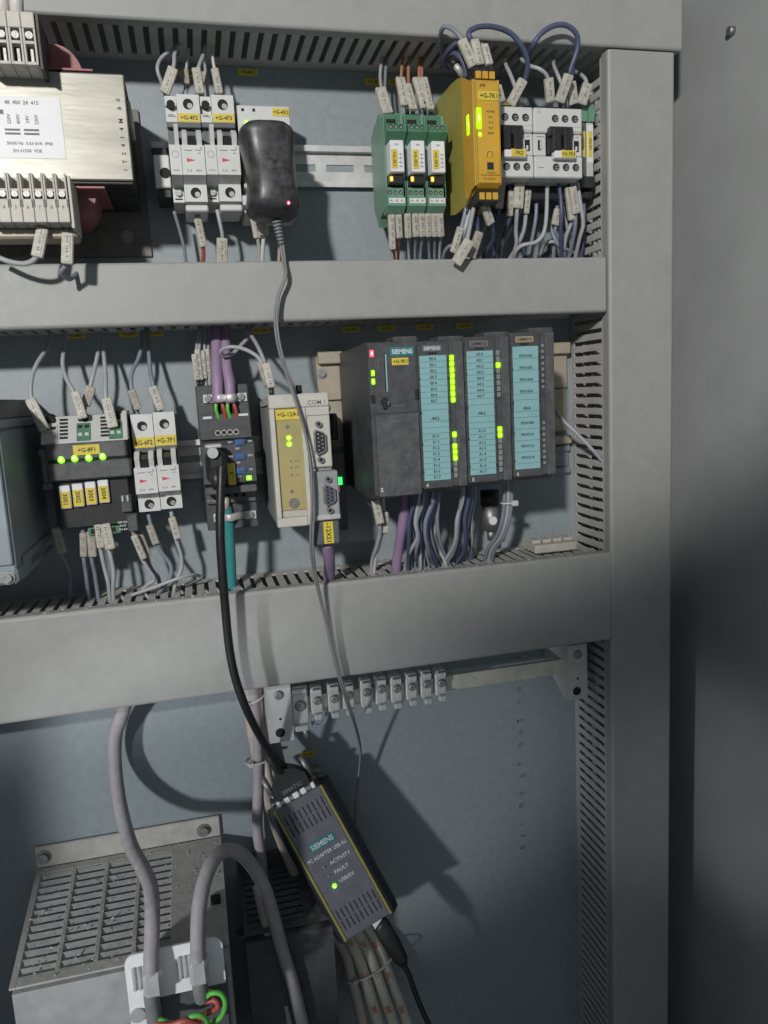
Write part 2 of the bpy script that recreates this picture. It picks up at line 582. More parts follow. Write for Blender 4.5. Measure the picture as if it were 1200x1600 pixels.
# ------------------------------------------------------------------ slotted cable ducts
def hduct(x0, x1, z0, z1, dep, label, pitch, tooth):
    t = thing('cable_duct', (x0, 0, z0), label, 'cable duct')
    c = MB()
    th = 2.0
    # cover: rounded front cap with short returns
    pr = []
    R = 3.0
    for (cz, cd, a0) in ((z1 - R, dep - R, 0), ):
        pr += [(dep - 11, z1)]
        for i in range(5):
            a = math.pi / 2 * (1 - i / 4)
            pr.append((dep - R + R * math.cos(a), z1 - R + R * math.sin(a)))
        for i in range(5):
            a = -math.pi / 2 * i / 4
            pr.append((dep - R + R * math.cos(a), z0 + R + R * math.sin(a)))
        pr += [(dep - 11, z0), (dep - 11, z0 + th), (dep - th - 1, z0 + th), (dep - th, z0 + th + 1), (dep - th, z1 - th - 1), (dep - th - 1, z1 - th), (dep - 11, z1 - th)]
    c.prism(pr, 'dz', x0, x1)
    part('cover', c, 'duct', t)
    part('base', MB().box(x0 + 1, x1 - 1, .4, 2.2, z0 + 2.5, z1 - 2.5), 'ductwall', t)
    n = int((x1 - x0 - 8) / pitch)
    for zz, sg in ((z0 + 2.2, 1), (z1 - 2.2, -1)):
        za, zb = (zz, zz + 1.5) if sg > 0 else (zz - 1.5, zz)
        part('slotted_wall', MB().box(x0 + 1, x1 - 1, .6, 14, za, zb).box(x0 + 1, x1 - 1, dep - 13, dep - 4, za, zb), 'ductwall', t)
        me = make_mesh('tooth', MB().box(0, tooth, 14, dep - 13, za - z0 - .05, zb - z0 + .05, .3), 'ductwall')
        # teeth of the side that faces the viewer are pieces of their own
        pieces('tooth', me, [(4 + i * pitch, 0, 0) for i in range(n)], t)
    return t


def vduct(x0, x1, z0, z1, dep, label, pitch, tooth):
    t = thing('cable_duct', (x0, 0, z0), label, 'cable duct')
    R = 3.0
    pr = [(x1, dep - 11)]
    for i in range(5):
        a = math.pi / 2 * i / 4
        pr.append((x1 - R + R * math.cos(a), dep - R + R * math.sin(a)))
    for i in range(5):
        a = math.pi / 2 + math.pi / 2 * i / 4
        pr.append((x0 + R + R * math.cos(a), dep - R + R * math.sin(a)))
    pr += [(x0, dep - 11), (x0 + 2, dep - 11), (x0 + 2, dep - 2.5), (x1 - 2, dep - 2.5), (x1 - 2, dep - 11)]
    part('cover', MB().prism(pr, 'xd', z0, z1), 'duct', t)
    part('base', MB().box(x0 + 2, x1 - 2, .4, 2.2, z0, z1), 'ductwall', t)
    n = int((z1 - z0 - 4) / pitch)
    for xa, xb, nm in ((x0 + 2.2, x0 + 3.7, 'tooth'), (x1 - 3.7, x1 - 2.2, None)):
        part('slotted_wall', MB().box(xa, xb, .6, 8, z0, z1).box(xa, xb, dep - 18, dep - 4, z0, z1), 'ductwall', t)
        me = make_mesh('tooth', MB().box(xa - x0 - .05, xb - x0 + .05, 8, dep - 18, 0, tooth, .3), 'ductwall')
        pieces('tooth', me, [(0, 0, 2 + i * pitch) for i in range(n)], t)
    # cables lying in the duct, seen through the slots
    return t


hduct(-330, 443, 280.5, 372, 80, 'top horizontal grey cable duct, its slotted underside showing', 11, 6.6)
hduct(-330, 368, 59.5, 107.5, 80, 'narrow plain grey cable duct between the two rows of devices', 11, 6.6)
lower = hduct(-330, 371, -248, -161.5, 80, 'lowest and tallest horizontal grey cable duct, dusty slotted top showing', 10.2, 6.4)
vd = vduct(371.5, 437, -895, 278.5, 80, 'tall vertical grey cable duct at the right edge of the panel', 10, 6.3)


# ------------------------------------------------------------------ mounting rails
def din_rail(x0, x1, zc, label, d0=0.3):
    t = thing('mounting_rail', (x0, d0, zc), label, 'rail', 'steel mounting rails')
    f = MB()
    h = 17.5
    f.prism([(d0, zc + 12.5), (d0, zc + 13.5), (d0 + 6.5, zc + 13.5), (d0 + 6.5, zc + h), (d0 + 7.5, zc + h), (d0 + 7.5, zc + 12.5)][::1], 'dz', x0, x1)
    f.prism([(d0, zc - 12.5), (d0, zc - 13.5), (d0 + 6.5, zc - 13.5), (d0 + 6.5, zc - h), (d0 + 7.5, zc - h), (d0 + 7.5, zc - 12.5)], 'dz', x0, x1)
    part('flange', f, 'zinc', t)
    g = MB()
    g.box(x0, x1, d0, d0 + 1, zc + 3.1, zc + 12.5).box(x0, x1, d0, d0 + 1, zc - 12.5, zc - 3.1)
    x = x0
    while x < x1:
        g.box(x, min(x + 10, x1), d0, d0 + 1, zc - 3.1, zc + 3.1)
        x += 35
    part('web', g, 'zinc', t)
    return t


din_rail(-14, 384, 200, 'slotted steel mounting rail behind the upper row of devices')
din_rail(-135, 118, -52, 'steel mounting rail behind the left half of the lower row')

# profile rail of the programmable controller
t = thing('profile_rail', (112, 0, -32), 'wide tan and steel profile rail that carries the dark controller modules', 'rail')
part('upper_web', MB().box(114, 366, .3, 8, -6, 34, .6), 'tan', t)
part('middle_web', MB().box(114, 366, .3, 5, -50, -7, .5), 'tan', t)
part('lip', MB().box(115, 138, 8, 15, 27, 38, .8), 'tan', t)
part('lip', MB().box(345, 367, 8, 15, 27, 38, .8), 'tan', t)
part('lower_web', MB().box(112, 368, .3, 9, -92, -86, .8).box(112, 368, .3, 5, -86, -70, .4).box(112, 368, .3, 9, -70, -64, .8), 'boxgrey', t)
part('lip', MB().box(345, 368, 5, 13, -62, -54, .8), 'tan', t)
for x, z in ((118.5, 18.5), (119, -12)):
    bolt(t, x, z, 8, 3.2)
bolt(t, 343, -79, 5, 2.2, name='screw')
bolt(t, 121, -88, 9, 2.2, name='screw')
part('earth_clamp', MB().box(114, 128, 5, 22, -42, -18, 1).cyl((121, 22, -20), (119, 30, -36), 3.4, 2.4), 'black', t)


# cables that lie in the vertical duct and show through its slots
for i, (x, d, r, mt) in enumerate(((384, 22, 3.2, 'wgrey'), (392, 34, 2.6, 'wblue'), (386, 46, 2.4, 'wgrey'), (401, 28, 3.4, 'wgrey'))):
    o = solo('cable', MB().tube(smooth([(x + 3 * math.sin(k * 1.3 + i), d + 4 * math.cos(k * .9 + i * 2), 270 - k * 60) for k in range(17)], 4), r, 8), mt, (x, d, 0), ('pale thick', 'blue-grey', 'pale slim', 'pale bulky')[i] + ' cable lying inside the tall vertical duct, glimpsed through its slots', 'cable', 'cables inside the vertical duct')

# ================================================================== upper row
# ---- control transformer at the far left
t = thing('transformer', (-110, 0, 130), 'control transformer with bright front plate, white data label and red winding formers', 'transformer')
part('foot_plate', MB().box(-235, -22, .4, 3, 125, 244, .5), 'ironplate', t)
core = MB().box(-225, -27.5, 10, 97, 160, 236, .6)
for i in range(21):
    core.box(-225, -27.1, 12 + i * 4, 13.4 + i * 4, 159.6, 236.4)
part('core', core, 'dkiron', t)
part('front_plate', MB().box(-225, -27, 97, 100, 162, 234.5, .8), 'plate', t)
part('side_tab', MB().box(-27, -24.5, 55, 90, 203, 220, .4), 'beige', t)
lb = part('data_label', MB().box(-225, -72, 100, 100.4, 176, 217), 'label', t)
q = MB()
for i, xx in enumerate((-107, -101, -95, -89)):
    q.text('230V 400V 24V'.split()[i % 3], xx, 100.4, 202, 2.4, rot=90)
    q.text('48 400 24 415'.split()[i], xx, 100.4, 213, 2.6)
for xx in (-105.5, -93):
    q.box(xx - 5, xx + 5, 100.3, 100.52, 194.2, 195.6).box(xx - 5, xx + 5, 100.3, 100.52, 191.6, 193)
q.box(-125, -110, 100.3, 100.52, 205, 208)
q.text('50/60 Hz  0.63 kVA  IP00', -95, 100.4, 186, 2.2, wmax=38)
q.text('EN 61558  VDE', -97, 100.4, 181, 2.2, wmax=26)
part('lettering', q, 'greyink', lb)
q = MB()
for i, ch in enumerate('08M4142T1'):
    q.text(ch, -32 - (i == 0) * .5, 100, 217 - i * 5.6 - (i > 1) * 3, 3.0, rot=90)
part('stamped_numbers', q, 'ink', t)
for zlo, up in ((238, 1), (158, -1)):
    f = MB()
    f.prism([(-200, zlo), (-52, zlo), (-52, zlo - up * 5), (-200, zlo - up * 5)], 'xz', 35, 88)
    f.box(-200, -48, 30, 96, zlo - .8, zlo + .8, .3)
    part('former_flange', f, 'red', t)
    f = MB()
    pr = [(-190, zlo)]
    for i in range(9):
        a = math.pi / 2 * (1 - i / 8)
        pr.append((-75 + 19 * math.cos(a), zlo + up * 22 * math.sin(a)))
    pr.append((-56, zlo))
    f.prism(pr, 'xz', 40, 82)
    part('winding', f, 'red', t)
part('coil', MB().box(-190, -78, 36, 86, 132, 158, 8), 'tan', t)
bolt(t, (-41.5,3,141.4)[0], (-41.5,3,141.4)[2], 3, 3.6)
# lower terminal strip
TX0 = -71.0
for i in range(7):
    x1 = TX0 - i * 7.6
    tb = MB().box(x1 - 7.3, x1, 88, 112, 127, 160, .5)
    tb.box(x1 - 7.3, x1 - 6.1, 112, 124, 137, 160, .3).box(x1 - 1.2, x1, 112, 124, 137, 160, .3)
    tb.box(x1 - 7.3, x1, 112, 124, 127.5, 143, .4).box(x1 - 6.1, x1 - 1.2, 112, 123, 148, 150, .2)
    p = part('terminal', tb, 'beige', t)
    part('screw', MB().dcyl(x1 - 3.65, 146.2, 117, 124.2, 2.1).box(x1 - 3.9, x1 - 3.4, 124, 124.4, 144.6, 147.8), 'steel', p)
    part('lettering', MB().text(str(9 - i), x1 - 3.65, 124, 137.5, 2.4), 'greyink', p)
part('terminal_end', MB().box(TX0 + .3, TX0 + 2.5, 86, 122, 124, 159, .4), 'beige', t)
part('terminal_base', MB().box(-130, TX0 + 1.5, 84, 108, 120, 127, 1.5), 'tan', t)
for i in range(4):
    x1 = -80.0 - i * 8.6
    tb = MB().box(x1 - 8.3, x1, 88, 112, 229, 262, .5)
    tb.box(x1 - 8.3, x1 - 6.9, 112, 124, 229, 252, .3).box(x1 - 1.4, x1, 112, 124, 229, 252, .3)
    tb.box(x1 - 8.3, x1, 112, 124, 252, 262, .4).box(x1 - 6.9, x1 - 1.4, 112, 124, 229, 231, .2).box(x1 - 6.9, x1 - 1.4, 112, 124, 242, 244, .2)
    p = part('terminal', tb, 'beige', t)
    part('screw', MB().dcyl(x1 - 4.15, 247.5, 116, 124.2, 2.4).box(x1 - 4.4, x1 - 3.9, 124, 124.4, 245.6, 249.4), 'steel', p)
    part('contact', MB().box(x1 - 5.2, x1 - 3.1, 113, 119, 232, 241, .2), 'steel', p)
part('terminal_end', MB().box(-79.6, -77.4, 86, 122, 227, 262, .4), 'dkiron', t)


# ---- miniature circuit breakers
def breaker(x, z, w, zs, label, name_txt, group, aux=0.0, lipx=True):
    """zs: offsets below the top: label top, label bottom, recess bottom, face bottom, lower top, bottom, lip bottom"""
    t = thing('circuit_breaker', (x, 7, z), label, 'circuit breaker', group)
    lt, lb_, rb, fb, lo, bo, lip = [z - q for q in zs]
    xs = x + aux
    body = MB()
    prof = [(7, z), (50, z), (50, lb_), (44, lb_ - 1.5), (44, rb + .5), (70, rb), (70, fb), (57, lo), (57, bo), (7, bo)]
    body.prism(prof, 'dz', xs + .15, x + w - .15)
    part('housing', body, 'white', t)
    if aux:
        a = MB()
        a.prism([(7, z - 1), (48, z - 1), (48, z - lt * 0 - 8), (44, z - 8), (44, z - 15), (50, z - 15), (50, lb_), (44, lb_ - 1.5), (44, rb + .5), (70, rb), (70, fb), (57, lo), (46, lo), (46, bo + 2), (7, bo + 2)], 'dz', x + .15, xs - .15)
        part('auxiliary_contact', a, 'white', t)
        part('terminal_hole', MB().dcyl(x + aux * .5, z - 7, 40, 48.2, aux * .36), 'hole', t)
        part('terminal_screw', MB().dcyl(x + aux * .5, lo - 4, 46, 49, 2.6, 12).box(x + aux * .5 - 2, x + aux * .5 + 2, 49, 49.3, lo - 4.3, lo - 3.7), 'steel', t)
        part('terminal_hole', MB().box(x + 1.6, xs - 1.6, 40, 46.3, bo + 4, lo - 8), 'hole', t)
    cxm = (xs + x + w) / 2
    # recess with toggle
    part('recess', MB().box(x + .3, x + w - .3, 43, 45, rb + 1, lb_ - 2).box(x + .2, x + w - .2, 45, 50.4, lb_ - 4, lb_ - .1, .4), 'slate', t)
    lv = MB()
    ww = x + w - xs
    for sx in (xs + ww * .08, xs + ww * .70):
        lv.prism([(44, rb), (68, rb), (72, rb + 8), (64, rb + 13), (44, rb + 13)], 'dz', sx, sx + ww * .22)
    part('cheek', lv, 'white', t)
    part('toggle', MB().prism([(44, rb), (67, rb), (70, rb + 7), (58, rb + 10), (44, rb + 10)], 'dz', xs + ww * .34, xs + ww * .66), 'black', t)
    if aux:
        part('cheek', MB().prism([(44, rb), (68, rb), (74, rb + 14), (66, rb + 16), (44, rb + 13)], 'dz', xs - aux * .45, xs - aux * .1), 'white', t)
    # terminal screws in round wells
    for zz, dd in ((z - zs[0] * .52, 50), ((lo + bo) / 2 + .3, 57)):
        r = min(ww * .23, 4.1)
        wl = part('screw_well', MB().dcyl(cxm, zz, dd - 3, dd + .15, r, 18), 'hole', t)
        part('terminal_screw', MB().dcyl(cxm + r * .3, zz - r * .3, dd - 2, dd + .25, r * .52, 14), 'steel', wl)
    id_tag(t, cxm, 50, (lt + lb_) / 2, ww - .8, lt - lb_ - .6, name_txt, fill=.5)
    pr = MB()
    pr.text('C 6', cxm - ww * .2, 70, fb + 3.2, 2.0).text('400V', cxm + ww * .2, 70, fb + 3.2, 1.5)
    pr.box(cxm - ww * .36, cxm - ww * .02, 70, 70.15, rb - 4.2, rb - 3.6).box(cxm + ww * .1, cxm + ww * .36, 70, 70.15, rb - 4.0, rb - 3.4)
    pr.box(cxm + ww * .2, cxm + ww * .34, 70, 70.15, rb - 6.2, rb - 5.7)
    pr.text('X', cxm + ww * .36, 70, rb - 2.2, 1.8)
    if aux:
        pr.ring(x + aux * .5, rb - 7, 70, 70.12, 2.6, 2.3).box(x + 2, xs - 2, 70, 70.15, fb + 3, fb + 3.5)
        pr.box(x + 1.5, xs - 1.5, 50, 50.15, lb_ + 4, lb_ + 4.6).box(x + 2, xs - 3, 50, 50.15, z - 16, z - 15.4)
    part('print', pr, 'greyink', t)
    part('red_arrow', MB().prism([(cxm - ww * .28, (rb + fb) / 2 + 1.4), (cxm + ww * .08, (rb + fb) / 2 - .2), (cxm - ww * .28, (rb + fb) / 2 - 1.6)], 'xz', 70, 70.15), 'redink', t)
    if lip > 0 and lipx and zs[6] > zs[5]:
        part('bottom_lip', MB().box(xs, x + w - .2, 20, 60, lip, lip + 5, 1), 'white', t)
    return t


Z1 = (14, 21, 44, 66, 70, 83, 91)
breaker(0, 240.5, 26.9, Z1, 'left white circuit breaker of the upper pair, tag 4F2, beside the transformer', '+G-4F2', 'white circuit breakers of the upper row', aux=9)
breaker(27.1, 241, 26.9, Z1, 'right white circuit breaker of the upper pair, tag 4F3, next to the black charger', '+G-4F3', 'white circuit breakers of the upper row', aux=9)
t = thing('terminal_block', (-8, 7, 197), 'small white rail terminal poking out left of the upper circuit breakers', 'terminal')
part('housing', MB().box(-13, -.6, 8, 46, 171, 196, .8), 'white', t)
part('screw_well', MB().dcyl(-4.5, 182, 40, 46.2, 4.2), 'hole', t)
part('foot', MB().box(-12, -1, 8, 42, 164, 171, .6), 'black', t)
part('foot', MB().box(-13.5, -2, 8, 40, 197, 203, .6), 'black', t)

# ---- socket on the rail with the plug-in charger
t = thing('rail_socket', (78, 7, 195), 'white rail-mounted socket outlet mostly hidden by the black charger', 'socket')
part('housing', MB().box(56.5, 100, 7, 45, 149, 236, 1).box(56.8, 99.8, 45, 58, 168, 208, 1.2).box(54.5, 76, 20, 57, 155, 163, .8), 'white', t)
part('vent', MB().box(60, 62.2, 44.5, 45.2, 231, 233.2).box(69, 71.2, 44.5, 45.2, 231, 233.2), 'hole', t)
id_tag(t, 92, 45, 231, 14, 6, '+G-4X1')
part('indicator_light', MB().ball(63.5, 45.5, 222, 1.6, 1.4, 1.9), 'yled', t)

t = thing('plug_in_charger', (75, 58, 175), 'black mouse-shaped plug-in charger with a red light and grey cord', 'charger')


def charger_geo():
    mb = MB()
    n, kk = 28, 30
    zt, zb = 209, 137.5
    vs = []
    for i in range(kk + 1):
        u = i / kk
        z = zt + (zb - zt) * u
        end = 1.0
        e = min(u, 1 - u)
        if e < .16:
            end = math.sqrt(max(0.0, 1 - ((.16 - e) / .16) ** 2.4))
        hw = (20.0 + 1.9 * math.cos((u - .08) * 2 * math.pi * 1.08)) * (.30 + .70 * end if 0 < i < kk else .28)
        dpth = (23 + 4.5 * math.cos((u - .75) * 2 * math.pi) * .6) * (.45 + .55 * end if 0 < i < kk else .4)
        xc = 74.0 + 2.2 * u
        for k in range(n):
            a = 2 * math.pi * k / n
            ca, sa = math.cos(a), math.sin(a)
            sx = math.copysign(abs(ca) ** .62, ca)
            sd = math.copysign(abs(sa) ** .66, sa)
            vs.append((xc + hw * sx, 82 + dpth * sd, z))
    fs = []
    for i in range(kk):
        for k in range(n):
            fs.append((i * n + k, i * n + (k + 1) % n, (i + 1) * n + (k + 1) % n, (i + 1) * n + k))
    fs += [tuple(range(n)), tuple(kk * n + k for k in reversed(range(n)))]
    mb.add(vs, fs, True)
    return mb


part('body', charger_geo(), 'gloss', t)
part('plug_face', MB().box(60, 88, 45.5, 60, 160, 196, 3), 'black', t)
part('led', MB().ball(*(85.1,106,145.4), 1.3, .8, 1.5), 'rled', t)
sr = MB()
a, b = Vector((77.3,86,136.6)), Vector((80.3,84,118.6))
for i in range(7):
    c = a.lerp(b, i / 7)
    e = a.lerp(b, (i + .62) / 7)
    sr.tube([c, e], [3.9 - i * .2, 3.9 - i * .2], 12)
sr.tube([a, b], [2.9, 1.7], 10)
part('strain_relief', sr, 'cord', t)
cd = MB()
path = [(80.4,84,120.0), (81.1,86,105.0), (80.8,90,93.5), (74.2,90,78.9), (70.6,92,60.0), (71.3,98,37.1), (75.3,122,6.4), (82.1,126,-23.3), (85.7,128,-53.2), (85.1,128,-85.8), (82.8,122,-117.4), (86.9,105,-150.6), (94.2,92,-188.0), (99.5,88,-221.3), (107.1,84,-256.0), (118.9,62,-298.8), (128.6,34,-341.1), (127.2,22,-375.4), (123.2,20,-406.4), (117.4,20,-460.8)]
sp = smooth(path, 6)
for s in (-1, 1):
    tw = []
    for i, p in enumerate(sp):
        ph = math.sin(i * .11) * 1.2
        tw.append(p + Vector((math.cos(ph) * 1.0 * s, math.sin(ph) * 1.0 * s, 0)))
    cd.tube(tw, 1.02, 8)
part('cord', cd, 'cord', t)

# ---- three green relay modules
for i, (x0, lab) in enumerate(((171.0, 'left'), (188.7, 'middle'), (206.0, 'right'))):
    w_ = 17.2
    xe = x0 + w_
    t = thing('relay_module', (x0, 8, 190), '%s one of the three green relay modules, its white relay tagged 2K%d' % (lab, i + 1), 'relay', 'green relay modules with amber lights')
    part('housing', MB().prism([(30, 216), (58, 226), (66, 226), (66, 150), (50, 146), (44, 140), (40, 146), (30, 158)], 'dz', x0, xe - .3), 'green', t)
    part('side_wall', MB().prism([(40, 222), (74, 222), (75, 216), (75, 158), (70, 151), (40, 151)], 'dz', xe - 2.6, xe - .5).prism([(40, 222), (74, 222), (75, 216), (75, 158), (70, 151), (40, 151)], 'dz', x0 + .1, x0 + 1.0), 'green', t)
    part('upper_terminal', MB().prism([(60, 224), (73, 223), (73, 213), (60, 213)], 'dz', x0 + 1, xe - 2.6).prism([(60, 213), (84, 212), (85, 206), (76, 199), (60, 199)], 'dz', x0 + .5, xe - .3), 'greend', t)
    part('terminal_hole', MB().box(x0 + 3, xe - 6, 72.5, 73.3, 215.5, 219), 'hole', t)
    sw = MB()
    h = MB()
    for k in range(3):
        h.dcyl(x0 + 3.3 + k * 4.4, 209.6, 83, 85.0, 1.7, 12)
        h.dcyl(x0 + 3.0 + k * 4.6, 161.5, 73, 75.4, 1.7, 12)
        sw.dcyl(x0 + 3.3 + k * 4.4, 209.2, 84, 85.3, 1.1, 10)
        sw.dcyl(x0 + 3.0 + k * 4.6, 161.2, 74, 75.7, 1.1, 10)
    part('lower_terminal', MB().prism([(60, 167), (75, 165.5), (75, 151), (68, 146), (60, 146)], 'dz', x0 + .6, xe - 1), 'greend' if i < 0 else 'green', t)
    part('screw_hole', h, 'hole', t)
    part('screw', sw, 'steel', t)
    part('relay', MB().box(x0 + 1.4, xe - 4.4, 60, 88, 174, 198.5, .7), 'label', t)
    part('relay_base', MB().box(x0 + 1.2, xe - 4.3, 60, 82, 166.5, 174, .5), 'black', t)
    id_tag(t, x0 + 4.6, 88, 184, 5.2, 14.5, '+G-2K%d' % (i + 1), rot=-90, fill=.5)
    g = MB()
    for k in range(4):
        g.box(x0 + 8.2, x0 + 11.4, 88, 88.12, 178 + k * 3.2, 178.5 + k * 3.2)
    g.text('24V', x0 + 7, 88, 195, 1.6).box(x0 + 9.6, x0 + 9.9, 88, 88.12, 178, 188)
    part('print', g, 'greyink', t)
    part('led', MB().box(x0 + 1.5, x0 + 4.2, 81.5, 83, 168.2, 172.2, .5), 'oled', t)
    mk = part('marker_strip', MB().box(x0 + 2, xe - 1.6, 75, 75.4, 153, 157, .1), 'label', t)
    part('lettering', MB().text('A1', x0 + 4, 75.4, 155, 1.9).text('A2', x0 + 8.5, 75.4, 155, 1.9).text('A1', x0 + 13, 75.4, 155, 1.9), 'ink', mk)

# ---- yellow safety relay
t = thing('safety_relay', (234, 8, 195), 'deep yellow safety relay with a glowing green strip, tag 7K1', 'safety relay')
side = [(16, 235), (21.8, 249.9), (40, 250.4), (66, 250.2), (82, 248.7), (92, 245.5), (106, 237.5), (115, 236), (115, 158), (106, 156), (96, 150), (89, 147), (65, 146), (40, 151), (16, 160)]
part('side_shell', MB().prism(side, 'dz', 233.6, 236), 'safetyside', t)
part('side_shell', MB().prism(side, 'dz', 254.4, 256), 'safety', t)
part('housing', MB().prism([(16, 234), (30, 246), (88, 244), (104, 236), (114, 236), (117, 233), (117, 159), (112, 156), (100, 152), (66, 149), (16, 160)], 'dz', 236, 254.4), 'safety', t)
part('front_edge', MB().prism([(92, 245.8), (106, 238), (116, 235), (116, 157), (106, 155), (98, 150.5), (94, 152), (92, 160), (92, 238)], 'dz', 233.0, 234.2), 'safety', t)
part('plug_terminal', MB().box(236.3, 254.6, 92, 112, 236, 246, .6), 'black', t)
part('plug_terminal', MB().box(236.3, 254.6, 88, 113, 145, 154, .6), 'black', t)
for zz in (240.2, 149.8):
    for k in range(3):
        part('terminal_cap', MB().box(237.6 + k * 5.7, 242.2 + k * 5.7, 111, 113.6, zz - 2.8, zz + 2.8, .4), 'safety', t)
id_tag(t, 246, 117, 223.5, 17, 6.6, '+G-7K1')
part('light_bar', MB().box(235.6, 239.4, 116.5, 117.8, 199, 214.5, .4), 'yled', t)
part('light_bar', MB().box(232.4, 233.6, 103, 107, 198, 213, .3), 'yled', t)
part('light_dot', MB().box(237, 239.4, 116.5, 117.5, 193.5, 196.5, .3), 'yled', t)
g = MB().text('pilz', 241.5, 117, 231, 3.4, align='C')
for k, sx in enumerate(('POWER', 'IN 1', 'IN 2', 'OUT', 'RESET')):
    g.text(sx, 247.5, 117, 212 - k * 4, 1.5)
g.ring(246, 180, 117, 117.15, 2.6, 2.2, 18).box(243, 248.5, 117, 117.15, 168, 174.5).text('S11 S12 A1', 245, 117, 162, 1.6, wmax=14)
part('print', g, 'ink', t)
part('cover_flap', MB().box(237, 254, 116.8, 117.9, 164.5, 178, .4), 'safety', t)
part('print', MB().box(243, 248.5, 117.9, 118.05, 168.5, 174).text('13 23 33', 246, 117.9, 166.3, 1.5), 'ink', t)

# ---- contactors
for i, (x0, tg, lab) in enumerate(((253.8, '-7K2', 'left white contactor with black bridge, tag 7K2, against the yellow relay'), (299.2, '+G-7K3', 'right white contactor with black bridge, tag 7K3, near the vertical duct'))):
    t = thing('contactor', (x0, 8, 200), lab, 'contactor', 'white three-pole contactors')
    xe = x0 + 45
    part('housing', MB().box(x0 + .2, xe - .2, 8, 62, 172, 229, .8).box(x0 + .2, xe - .2, 62, 85, 208, 228, 1).box(x0 + .2, xe - .2, 62, 85, 172, 189.5, 1).box(x0 + .2, x0 + 11.5, 62, 83.5, 190, 207.5, .6).box(xe - 10, xe - .2, 62, 83.5, 190, 207.5, .6), 'white', t)
    part('base', MB().box(x0 + 1, xe - 1, 8, 60, 160, 172, 1), 'black', t)
    part('base', MB().box(x0 + 1, xe - 1, 8, 60, 229, 238, 1), 'black', t)
    part('bridge', MB().box(x0 + 12, x0 + 34, 70, 90, 204, 212, 1).box(x0 + 12, x0 + 34, 62, 86, 190, 204.5, .8).box(x0 + 14.5, x0 + 22, 80, 92, 191.5, 211, 1).box(x0 + 24.5, x0 + 32, 80, 92, 191.5, 211, 1), 'black', t)
    for zz in (219.5, 180.5):
        for k in range(3):
            xx = x0 + 19.5 + k * 9.2 + (zz < 200) * .3
            wl = part('screw_well', MB().dcyl(xx, zz, 82, 85.2, 3.1, 16), 'hole', t)
            part('terminal_screw', MB().dcyl(xx + .5, zz - .4, 83, 85.4, 2.0, 12), 'steel', wl)
            part('screw_slot', MB().box(xx - 1.3, xx + 2.3, 85.3, 85.55, zz - .7, zz - .1), 'hole', wl)
    part('slot', MB().box(xe - 7.6, xe - 3, 82.5, 83.7, 193.5, 202.5).box(x0 + 4, x0 + 7, 82.5, 83.7, 194.5, 202.5), 'hole', t)
    part('slide', MB().box(x0 + 5.7, x0 + 6.6, 83.3, 84.2, 195, 202, .2).box(xe - 6.4, xe - 4.6, 83.3, 84.3, 194.2, 198, .3), 'white', t)
    pl = part('name_plate', MB().box(x0 + 15.5, xe - 9.5, 85, 91.5, 186.2, 193, .6), 'label', t)
    part('identification_tag', MB().box(x0 + 21.5, xe - 10.5, 91.5, 91.9, 186.8, 192.4, .1), 'yellow', pl)
    part('lettering', MB().text(tg, x0 + 28, 91.9, 189.6, 3.0, wmax=12), 'ink', pl)
    g = MB().text('1L1', x0 + 5, 85, 224.5, 1.6).text('NO', xe - 4.5, 83.5, 205.3, 1.4)
    for k in range(3):
        g.box(xe - 8 + k * 2.4, xe - 6.6 + k * 2.4, 85, 85.15, 209.5, 210).box(xe - 8 + k * 2.4, xe - 6.6 + k * 2.4, 85, 85.15, 213, 213.4)
    g.box(x0 + 3, x0 + 10, 83.5, 83.65, 205, 205.5).box(x0 + 3, x0 + 9, 85, 85.15, 180, 180.5)
    part('print', g, 'greyink', t)

# ---- two slim terminals at the right end
for i, (x0, tg, lab) in enumerate(((354.5, '+G-2X1', 'grey slim rail terminal with green top beside the right contactor'), (361.7, '+G-7X2', 'white slim rail terminal with green top, nearest the vertical duct'))):
    t = thing('terminal_block', (x0, 8, 205), lab, 'terminal', 'slim rail terminals at the right end')
    xe = x0 + 6.6
    part('housing', MB().box(x0, xe, 8, 60, 180, 226, .6), 'slate' if i == 0 else 'lgrey', t)
    part('cap', MB().prism([(30, 226), (62, 226), (64, 236), (58, 243), (40, 247), (30, 240)], 'dz', x0 + .1, xe - .1).box(x0 + 2, xe - 2, 40, 52, 243, 251, .5), 'green', t)
    id_tag(t, x0 + 3.3, 60, 207.5, 4.6 if i == 0 else 4.0, 22, tg, rot=90, fill=.55)
    part('foot', MB().box(x0 - .5, xe + .5, 8, 62, 170, 180, .6), 'black', t)
    part('foot', MB().box(x0, xe + .3, 8, 58, 162, 168, .6), 'black', t)
    if i:
        part('carrier', MB().box(x0 + .3, xe - .3, 59.9, 60.3, 192, 224, .1), 'label', t)

# ---- wires of the upper row
G1 = 'marked wires of the upper row'
wire('pale wire leaving the first breaker with a cream marker leaning right', G1, 'wgrey', 1.6, [(0.8,42,241.5), (5.9,48,251.4), (9.9,48,263.3), (11.1,44,272.0), (15.4,38,281.7)], [((0.5,47,241.6), (9.1,50,259.7), 8)])
wire('grey loop wire bowing left over the first breaker', G1, 'wgrey', 1.5, [(0.9,38,243.0), (-1.1,44,251.2), (-3.2,46,259.8), (-0.0,44,268.2), (9.0,40,276.8), (20.6,36,284.7)])
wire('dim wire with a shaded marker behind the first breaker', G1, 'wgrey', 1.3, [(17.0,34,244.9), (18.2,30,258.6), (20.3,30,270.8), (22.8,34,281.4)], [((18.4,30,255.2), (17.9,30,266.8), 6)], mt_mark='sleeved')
wire('pale wire with a cream marker between the two upper breakers', G1, 'wgrey', 1.6, [(28.4,42,242.5), (27.0,46,255.4), (29.8,46,265.0), (33.0,42,272.4), (35.6,36,283.5)], [((28.4,46,242.5), (26.5,48,261.2), 7)])
